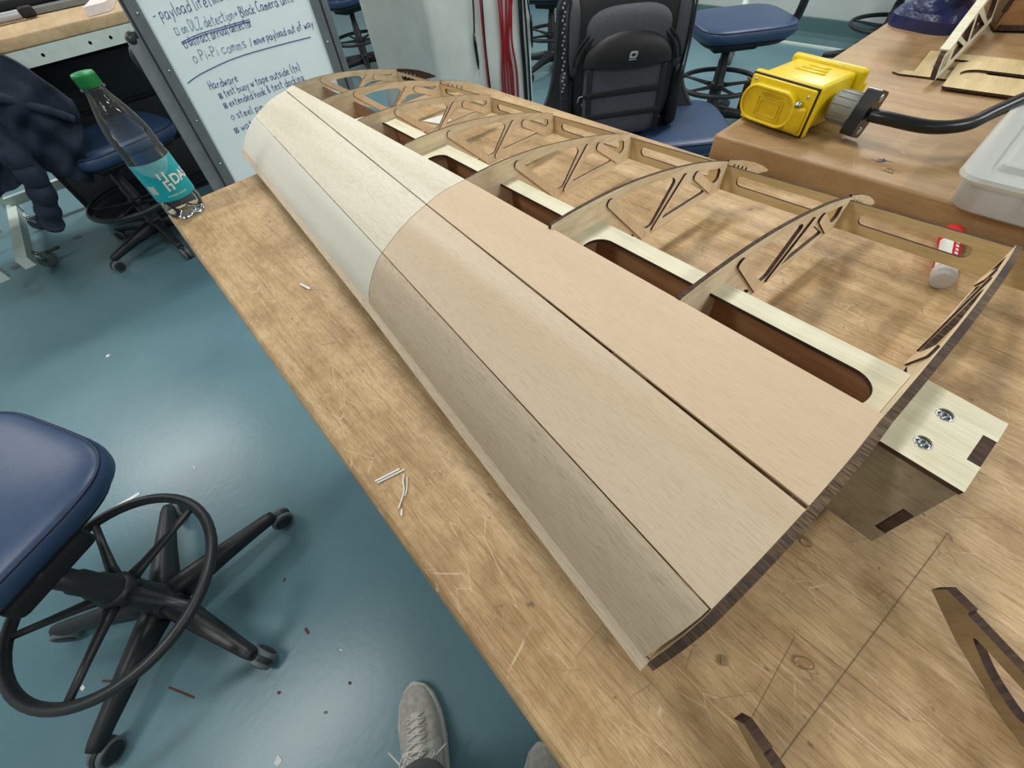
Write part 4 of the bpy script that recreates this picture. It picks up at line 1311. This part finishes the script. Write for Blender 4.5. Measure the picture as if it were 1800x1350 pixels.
bd = bslab(MB(), .04, .555, UB, UTP, 0, .012).build('board', M['board'], ez)
for r0, r1, nm in ((-.004, .042, 'side_frame'), (.553, .606, 'side_frame')):
    fr = bslab(MB(), r0, r1, UB - .03, UTP + .03, -.010, .022).build(nm, M['grey_dk'], ez)
    bslab(MB(), r0 + (.006 if r0 < .1 else .030), r0 + (.012 if r0 < .1 else .036), UB, UTP, -.0115, -.009).build('frame_groove', M['black_m'], fr)
    for u_ in (.20, .055, -.09, -.23):
        c = Vector(BB((r0 + r1) / 2 + (.012 if r0 < .1 else -.012), u_, -.010))
        MB().ell(tuple(c), (.004, .004, .004), 8, 6).build('rivet', M['chrome'], fr)
bslab(MB(), -.004, .606, UTP, UTP + .03, -.010, .022).build('top_frame', M['grey_dk'], ez)
bslab(MB(), -.004, .606, UB - .03, UB, -.010, .022).build('bottom_frame', M['grey_dk'], ez)
# legs of the stand beside the board
lo = -.80
for r0, r1, top, d_ in ((-.062, -.02, .148, .03),):
    lg = bslab(MB(), r0, r1, lo, top, d_, d_ + .04).build('stand_post', M['grey_metal'], ez)
    c = Vector(BB((r0 + r1) / 2, top, d_ + .02))
    MB().ell(tuple(c), (.028, .024, .024), 14, 10).build('end_cap', M['black'], lg)
lg = bslab(MB(), -.09, -.06, lo, .10, .09, .12).build('stand_post', M['grey_dk'], ez)
MB().ell(tuple(Vector(BB(-.078, .10, .105))), (.03, .025, .045), 14, 10).build('end_cap', M['black'], lg)
MB().tube([BB(-.078, .085, .1), BB(-.045, .07, .05)], .010, 8).build('pivot', M['black'], ez)
bslab(MB(), -.03, .63, -.45, -.41, .03, .05).build('cross_bar', M['grey_metal'], ez)

# handwriting: single stroke letters on a 3 x 4 grid (baseline 0, x-height 2.2)
G = {
 'a': [[(2, 2), (1, 2.2), (0, 1.3), (.3, .2), (1.2, .1), (2, 1.2), (2, 2.1), (2.1, .2), (2.5, 0)]],
 'b': [[(0, 4), (.1, 0), (1.2, .1), (1.9, 1), (1.3, 2), (.1, 1.4)]],
 'c': [[(1.9, 1.9), (1, 2.2), (.1, 1.2), (.6, .1), (1.9, .4)]],
 'd': [[(1.9, 1.9), (.9, 2.1), (0, 1), (.7, 0), (1.9, .8)], [(2, 4), (2, 0)]],
 'e': [[(.1, 1), (1.8, 1.4), (1.2, 2.2), (.2, 1.5), (.4, .2), (1.9, .3)]],
 'f': [[(1.9, 3.7), (1.2, 4), (.8, 3), (.7, 0)], [(0, 2.1), (1.6, 2.2)]],
 'g': [[(1.8, 1.9), (.7, 2.1), (.1, 1), (.9, .2), (1.8, 1)], [(1.9, 2.1), (1.8, -1), (.8, -1.5), (.1, -1)]],
 'h': [[(.1, 4), (0, 0)], [(0, 1.3), (1, 2.1), (1.6, 1.5), (1.7, 0)]],
 'i': [[(.4, 2.1), (.4, 0)], [(.4, 2.9), (.5, 3.1)]],
 'k': [[(.1, 4), (0, 0)], [(1.6, 2.2), (.1, 1), (1.7, 0)]],
 'l': [[(.4, 4), (.3, 0), (.7, 0)]],
 'm': [[(0, 2.1), (0, 0)], [(0, 1.4), (.7, 2.1), (1, 0)], [(1, 1.4), (1.7, 2.1), (2.1, 0)]],
 'n': [[(0, 2.1), (.1, 0)], [(.1, 1.4), (1, 2.1), (1.6, 0)]],
 'o': [[(1, 2.1), (.1, 1.3), (.5, .1), (1.6, .4), (1.7, 1.6), (1, 2.1)]],
 'p': [[(.1, 2.1), (0, -1.5)], [(.1, 1.6), (1.2, 2.2), (1.8, 1.2), (1, .2), (.1, .6)]],
 'r': [[(.1, 2.1), (.2, 0)], [(.2, 1.3), (.8, 2.1), (1.5, 2)]],
 's': [[(1.6, 2), (.6, 2.1), (.3, 1.4), (1.5, .8), (1.2, .1), (.1, .2)]],
 't': [[(.8, 3.6), (.7, .2), (1.4, 0)], [(0, 2.3), (1.6, 2.4)]],
 'u': [[(.1, 2.1), (.2, .3), (1, 0), (1.7, .8)], [(1.8, 2.1), (1.8, 0)]],
 'v': [[(0, 2.1), (.8, 0), (1.7, 2.2)]],
 'w': [[(0, 2.1), (.5, 0), (1.1, 1.6), (1.6, 0), (2.3, 2.2)]],
 'x': [[(0, 2.1), (1.7, 0)], [(1.6, 2.2), (0, 0)]],
 'y': [[(.1, 2.1), (.8, .6)], [(1.8, 2.2), (.3, -1.5)]],
 'D': [[(.2, 4), (.1, 0), (1.4, .3), (2.2, 2), (1.4, 3.8), (.2, 4)]],
 'L': [[(.2, 4), (.1, 0), (1.9, .1)]], 'Z': [[(.1, 3.9), (2.1, 4), (0, 0), (2.2, .1)]],
 'B': [[(.1, 4), (0, 0), (1.5, .2), (1.7, 1.6), (.2, 2), (1.5, 2.8), (1.3, 3.8), (.1, 4)]],
 'C': [[(2, 3.6), (1, 4), (.1, 2.2), (.6, .2), (2, .3)]], 'P': [[(.2, 4), (0, 0)], [(.1, 3.8), (1.7, 3.6), (1.6, 2.2), (.1, 1.9)]],
 'H': [[(.1, 4), (0, 0)], [(1.8, 4), (1.8, 0)], [(0, 2), (1.8, 2.1)]],
 '-': [[(0, 1.4), (1.4, 1.5)]], '/': [[(1.6, 4), (0, -.6)]], '(': [[(1, 4.2), (.3, 2.6), (.4, .8), (1, -.4)]], ')': [[(0, 4.2), (.7, 2.6), (.6, .8), (0, -.4)]],
 '&': [[(1.7, 0), (.4, 3), (1, 3.7), (1.3, 2.8), (0, .8), (.8, 0), (1.8, 1.2)]],
 '>': [[(0, 1.4), (2, 1.6)], [(1.3, 2.3), (2.1, 1.6), (1.2, .8)]],
 '[': [[(0, 0), (.1, 2.5), (2.3, 2.6), (2.2, 0), (0, 0)]],
 '#': [[(0, 0), (.1, 2.5), (2.3, 2.6), (2.2, 0), (0, 0)], [(.2, 2.3), (2.1, .2)], [(2.1, 2.4), (.2, .2)]],
 '0': [[(1, 2.4), (.1, 1.3), (.6, .1), (1.8, .4), (1.9, 1.8), (1, 2.4)]],
}
rnd = random.Random(2)
def scribe(txt, p0, p1, h, mat, r=.0009):
    p0, p1 = Vector(p0), Vector(p1)
    wid = 0
    for c in txt:
        wid += 1.4 if c == ' ' else max(q[0] for pl_ in G[c] for q in pl_) + .75
    sx = (p1 - p0).length / wid
    d = (p1 - p0).normalized(); nrm = Vector((-d.y, d.x))
    sy = h / 4
    mb = MB()
    cur = 0
    for c in txt:
        if c == ' ':
            cur += 1.4
            continue
        jy = rnd.uniform(-.25, .25)
        for pl_ in G[c]:
            pts = []
            for q in (smooth_path(pl_, 3) if len(pl_) > 2 and c not in '[#' else pl_):
                g = p0 + d * (cur + q[0] + q[1] * .08) * sx + nrm * (q[1] + jy) * sy
                pts.append(BB(g.x, g.y, -.0006))
            mb.tube(pts, r, 5)
        cur += max(q[0] for pl_ in G[c] for q in pl_) + .75
    mb.build('handwriting', mat, bd)
scribe('- payload lifetime save on', (.066, .176), (.40, .205), .030, M['ink'])
scribe('[ on DLZ detection>', (.106, .138), (.318, .153), .026, M['ink_g'])
scribe('Block Camera until', (.325, .153), (.505, .168), .024, M['ink'])
scribe('[ distract arrival detector', (.112, .104), (.348, .128), .024, M['ink'])
scribe('0 Pi-Pi comms', (.116, .063), (.305, .080), .028, M['ink_g'])
scribe('/ move payload out of way', (.315, .081), (.540, .102), .020, M['ink'])
for du in (.008, .013):
    pts = [(.108, .106 + du), (.17, .118 + du), (.24, .124 + du), (.345, .132 + du)]
    mb = MB().tube([BB(x, y, -.0007) for x, y in smooth_path(pts, 5)], .0009, 5)
    mb.build('strike_line', M['ink'], bd)
mb = MB().tube([BB(x, y, -.0007) for x, y in smooth_path([(.062, .016), (.12, .034), (.25, .058), (.40, .070), (.515, .076)], 5)], .0011, 5)
mb.build('divider_line', M['ink'], bd)
scribe('Hardware', (.124, -.012), (.228, -.004), .024, M['ink'])
scribe('# test buoy w tape outside (tn)', (.140, -.040), (.445, -.004), .022, M['ink'])
scribe('# extended hook & test docking', (.140, -.070), (.445, -.034), .022, M['ink'])
scribe('0 steel pin', (.144, -.106), (.270, -.092), .022, M['ink'])
scribe('# water', (.134, -.146), (.235, -.130), .022, M['ink'])

# ------------------------------------------------------------ pillar with hanging test leads
pr = MB().rbox((1.575, 2.31, CEIL / 2), (.62, .62, CEIL), .02, 3)
struct(pr.build('wall_pillar', M['pillar']))
YF = 1.992
def wire(label, pts, mat, r=.0038, probe=None):
    t = thing('test_lead', label, 'wire', (pts[0][0], YF, pts[0][1]))
    P = smooth_path([(x - pts[0][0], -.001 - .004 * math.sin(i), z - pts[0][1]) for i, (x, z) in enumerate(pts)], 6)
    MB().tube(P, r, 6).build('lead', mat, t)
    if probe:
        x, z = pts[-1][0] - pts[0][0], pts[-1][1] - pts[0][1]
        MB().tube([(x, -.003, z + .02), (x, -.003, z - .02), (x + .002, -.003, z - .09), (x + .002, -.003, z - .12)], [.006, .008, .007, .003], 8).build('probe', probe, t)
        MB().tube([(x + .002, -.003, z - .12), (x + .002, -.003, z - .15)], .0012, 5).build('probe_tip', M['chrome'], t)
    return t
wire('leftmost black test lead ending in a bare probe on the pillar', [(1.515, 1.35), (1.518, 1.0), (1.516, .80), (1.498, .66)], M['black_g'], .0038, M['black_g'])
wire('dark red test lead twisted with a black one left of the bundle', [(1.56, 1.35), (1.562, 1.0), (1.556, .79), (1.553, .62), (1.556, .40), (1.56, .25)], M['red'])
wire('black test lead twisted with a dark red one left of the bundle', [(1.572, 1.35), (1.574, 1.0), (1.566, .78), (1.560, .60), (1.566, .38), (1.572, .25)], M['black_g'])
xs = [(1.665, 1.668), (1.682, 1.678), (1.712, 1.692), (1.735, 1.705), (1.752, 1.712), (1.745, 1.735)]
LAB = ['leftmost bright red lead of the bundle on the pillar', 'second red lead from the left in the bundle', 'third red lead from the left in the bundle', 'fourth red lead in the bundle, crossing its neighbour', 'fifth red lead in the bundle, crossing to the left', 'rightmost red lead of the bundle, next to the black ones']
for k, ((a, b_), lb) in enumerate(zip(xs, LAB)):
    wire(lb, [(a, 1.4), (a, 1.0), (a + .002, .78), (b_, .60), (b_ + .008 * (k - 2), .45), (b_ + .005 * (k - 2), .2)], M['red'], .0048)
for k, (a, b_, lb) in enumerate(((1.79, 1.80, 'left black lead beside the red bundle on the pillar'), (1.805, 1.812, 'middle black lead beside the red bundle on the pillar'), (1.825, 1.84, 'right black lead beside the red bundle on the pillar'))):
    wire(lb, [(a, 1.4), (a, 1.0), (a + .004, .78), (b_, .60), (b_ + .01, .45), (b_ + .014, .2)], M['black_g'], .0052)
wire('black test lead along the right edge of the pillar with a probe', [(1.845, 1.4), (1.842, 1.0), (1.85, .76), (1.872, .66)], M['black_g'], .004, M['black_g'])

# ------------------------------------------------------------ far right floor things
bx = thing('carton', 'maroon and brown carton on the floor behind the yellow box', 'carton', (3.12, 1.16, 0), math.radians(-30))
MB().box((0, 0, .09), (.24, .24, .18)).build('box', M['card_dk'], bx)
MB().box((.02, .0, .185), (.20, .23, .010)).build('flap', M['card'], bx)
MB().box((-.08, .0, .194), (.07, .23, .008)).build('flap', M['card'], bx)
rc = thing('cart_caster', 'chrome caster with a red brake pedal beyond the chairs', 'caster', (3.85, 1.83, 0), .6)
MB().lathe([(.0001, -.014), (.042, -.014), (.05, -.01), (.05, .01), (.042, .014), (.0001, .014)], 24, 0, Matrix.Translation((0, 0, .05)) @ Matrix.Rotation(PI / 2, 4, 'X')).build('wheel', M['caster'], rc)
mb = MB()
for s_ in (-1, 1):
    mb.tube([(0, s_ * .02, .05), (.01, s_ * .02, .11), (.02, 0, .13)], .008, 8)
mb.build('fork', M['chrome'], rc)
MB().rbox((-.03, 0, .115), (.08, .05, .03), .01, 3).build('brake_pedal', M['red_pl'], rc)
MB().cyl((.02, 0, .13), (.02, 0, .42), .02).build('post', M['white_frame'], rc)
fd = thing('desk', 'white steel desk far behind, between pillar and backpack', 'desk', (3.1, 4.6, 0), math.radians(-20))
MB().box((0, 0, .72), (1.5, .7, .05)).build('desktop', M['white_frame'], fd)
MB().box((0, -.33, .645), (1.4, .03, .10)).build('front_rail', M['white_frame'], fd)
for sx in (-.66, .66):
    for sy in (-.3, .3):
        MB().box((sx, sy, .35), (.05, .05, .70)).build('leg', M['white_frame'], fd)
dr = thing('under_desk_filler', 'dark cabinet added to darken the space under the far left desk', 'shade filler', (0.32, 3.63, 0))  # added dark block standing in for the deep shade under the desk
MB().rbox((0, 0, .41), (1.5, .36, .76), .008, 2).build('body', M['black_m'], dr)
for z_ in (.2, .42, .64):
    d_ = MB().rbox((0, -.186, z_), (1.44, .014, .20), .004, 2).build('drawer', M['black'], dr)
    MB().box((0, -.198, z_ + .05), (.12, .012, .012)).build('handle', M['grey_dk'], d_)
for sx in (-.6, .6):
    MB().cyl((sx, 0, .0), (sx, 0, .05), .025).build('foot', M['black'], dr)

# ------------------------------------------------------------ shoes and legs of the person standing at the bench
def shoe_build(parent, toe, ang, hidden=False):
    so = link('shoe', None, parent)
    T = Matrix.Translation((toe[0], toe[1], 0)) @ Matrix.Rotation(ang, 4, 'Z')
    # local: toe tip at y = 0, heel at y = -.29, width in x
    W = [(0.0, .004), (-.012, .024), (-.035, .039), (-.075, .049), (-.12, .050), (-.17, .043), (-.22, .038), (-.265, .034), (-.288, .018), (-.292, .004)]
    def ring(y, hw, z, lift=0):
        return [(-hw, y, z), (hw, y, z)]
    def outline(sc_, z):
        L = [(-w * sc_ + (-.004 if False else 0), y * (1 if sc_ >= 1 else .985) - (.003 if sc_ < 1 else 0), z) for y, w in W]
        R_ = [(w * sc_, y * (1 if sc_ >= 1 else .985) - (.003 if sc_ < 1 else 0), z) for y, w in W[::-1]]
        return L + R_
    mb = MB()
    rows = [outline(.95, 0.0), outline(1.04, .006), outline(1.05, .022), outline(1.0, .030)]
    mb.grid(rows, 0, True, T, True)
    o = len(mb.v) - len(rows[0]) * 4
    mb.f.append(tuple(range(o, o + len(rows[0])))); mb.m.append(0); mb.sm.append(False)
    mb.f.append(tuple(range(o + 3 * len(rows[0]), o + 4 * len(rows[0])))); mb.m.append(0); mb.sm.append(False)
    bpy.data.objects.remove(so)
    so = mb.build('shoe', M['sole'], parent)
    # upper: cross sections along y
    H = [(-.004, .026, .008), (-.018, .040, .028), (-.045, .050, .040), (-.085, .060, .047), (-.125, .078, .046), (-.160, .096, .041), (-.195, .108, .037), (-.235, .104, .034), (-.27, .096, .030), (-.286, .085, .020)]
    rows = []
    for y, h, hw in H:
        row = []
        for k in range(15):
            q = PI * k / 14
            row.append((hw * math.copysign(abs(math.cos(q)) ** .75, math.cos(q)), y, .024 + (h - .024) * abs(math.sin(q)) ** .8))
        rows.append(row)
    mb = MB().grid(rows, 0, True, T)
    mb.build('upper', M['shoe'], so)
    # tongue and lace area
    rows = []
    for y, z, hw in ((-.060, .0555, .012), (-.078, .061, .016), (-.10, .0695, .018), (-.13, .083, .019), (-.16, .099, .020)):
        rows.append([(x, y, z - abs(x / hw) ** 2 * .004) for x in (-hw, -hw * .5, 0, hw * .5, hw)])
    MB().grid(rows, 0, True, T).build('tongue', M['shoe_pale'], so)
    # side overlay panels
    for s_ in (-1, 1):
        rows = []
        for y, h, hw in ((-.12, .078, .046), (-.150, .091, .0425), (-.18, .104, .0385), (-.21, .108, .036)):
            row = []
            for k in range(6):
                q = PI * (.10 + .30 * k / 5)
                row.append((s_ * (hw * abs(math.cos(q)) ** .75 + .0012), y, .0255 + (h - .024) * abs(math.sin(q)) ** .8))
            rows.append(row)
        MB().grid(rows, 0, True, T).build('side_panel', M['shoe_pale'], so)
    mb = MB()
    for k in range(6):
        y = -.066 - .014 * k
        z = .0575 + .0062 * k
        for s_ in (-1, 1):
            mb.tube([(-s_ * .020, y, z - .002), (0, y - .005, z + .004), (s_ * .021, y - .010, z + .003)], .0021, 6, 0, True, T)
    kz = .098
    mb.ell((0, -.142, kz - .003), (.009, .007, .006), 10, 8, 0, T)
    for s_ in (-1, 1):
        mb.tube(smooth_path([(0, -.142, kz), (s_ * .022, -.126, kz + .004), (s_ * .038, -.140, kz - .008), (s_ * .020, -.154, kz), (0, -.144, kz)], 5), .0022, 6, 0, True, T)
        mb.tube(smooth_path([(0, -.142, kz), (s_ * .02, -.152, kz - .002), (s_ * .062, -.122 - .014 * s_, kz - .022)], 5), .0021, 6, 0, True, T)
    mb.build('laces', M['shoe_pale'], so)
    return so, T
pn = thing('person', 'person standing at the bench in grey suede lace-up sneakers and grey trousers', 'person', (-0.25, 0.02, 0))
pz = Vector((-0.25, 0.02))
for toe, ang, hip in (((-0.258, 0.232), math.radians(-22), (-.42, -.10)), ((-0.108, -0.050), math.radians(-30), (-.22, -.26))):
    shoe_build(pn, (toe[0] - pz.x, toe[1] - pz.y), ang)
    hd = Vector((-math.sin(ang), math.cos(ang)))
    an = Vector(toe) - hd * .208 - pz
    hp = Vector(hip) - pz
    P = [(an.x, an.y, .088), (an.x, an.y, .14), (an.x * .7 + hp.x * .3, an.y * .7 + hp.y * .3, .45), (hp.x, hp.y, .86)]
    MB().tube(smooth_path(P, 8), [.056 + .030 * (i / 24) + .003 * math.sin(i * 2.3) for i in range(25)], 18).build('trouser_leg', M['trouser'], pn)

# ------------------------------------------------------------ scraps on the floor
FZ = 0.0005
flat_thing('tape_strip', strip_pts((-.83, 1.327), (-.680, 1.318), .012), .0006, M['paper'], 'long white tape strip on the floor above the stool ring', 'scrap', FZ)
flat_thing('white_splinter', strip_pts((-.505, 1.288), (-.503, 1.270), .004), .001, M['paper'], 'white splinter on open floor between stool and bench', 'scrap', FZ)
flat_thing('white_crumb', strip_pts((-.637, 2.155), (-.633, 2.170), .014), .003, M['paper'], 'white crumb alone in the middle of the floor', 'scrap', FZ)
flat_thing('white_splinter', strip_pts((-.369, .426), (-.366, .419), .003), .001, M['paper'], 'tiny white splinter on the floor above the sneaker', 'scrap', FZ)
flat_thing('paper_scrap', [(-.930, .824), (-.922, .828), (-.918, .815), (-.926, .812)], .001, M['paper'], 'white paper fleck below the left side of the stool ring', 'scrap', FZ)
flat_thing('paper_scrap', [(-.592, .330), (-.578, .338), (-.574, .322), (-.586, .318)], .001, M['paper'], 'pale paper fleck at the bottom edge of the floor', 'scrap', FZ)
flat_thing('paper_scrap', [(-.630, .77), (-.612, .778), (-.606, .755), (-.626, .75)], .001, M['paper'], 'cream paper scrap under the stool base', 'scrap', FZ)
for k, (a, b_, w, lb) in enumerate((((-.414, .690), (-.408, .697), .005, 'dark red chip on the floor right of the stool base'), ((-.418, .535), (-.416, .517), .006, 'long brown shaving on the floor near the right caster'),
        ((-.386, .346), (-.382, .341), .006, 'brown chip on the floor left of the sneaker toe'), ((-.532, .452), (-.527, .447), .006, 'brown chip on the floor between the two lower casters'),
        ((-.88, .80), (-.862, .782), .005, 'brown splinter inside the lower left of the stool ring'), ((-.70, .59), (-.745, .66), .004, 'long dark splinter by the lowest caster'),
        ((-.60, 3.48), (-.57, 3.50), .05, 'torn grey scrap on the floor under the jacket sleeve'), ((-.93, 3.42), (-.86, 3.46), .05, 'torn dark scrap on the floor at the left edge'), ((-.46, .335), (-.455, .33), .005, 'tiny dark chip on the floor at the bottom'))):
    flat_thing('wood_chip' if k < 6 else 'floor_scrap', strip_pts(a, b_, w), .0015, M['debris'] if k < 6 else M['grey_dk'], lb, 'scrap', FZ)
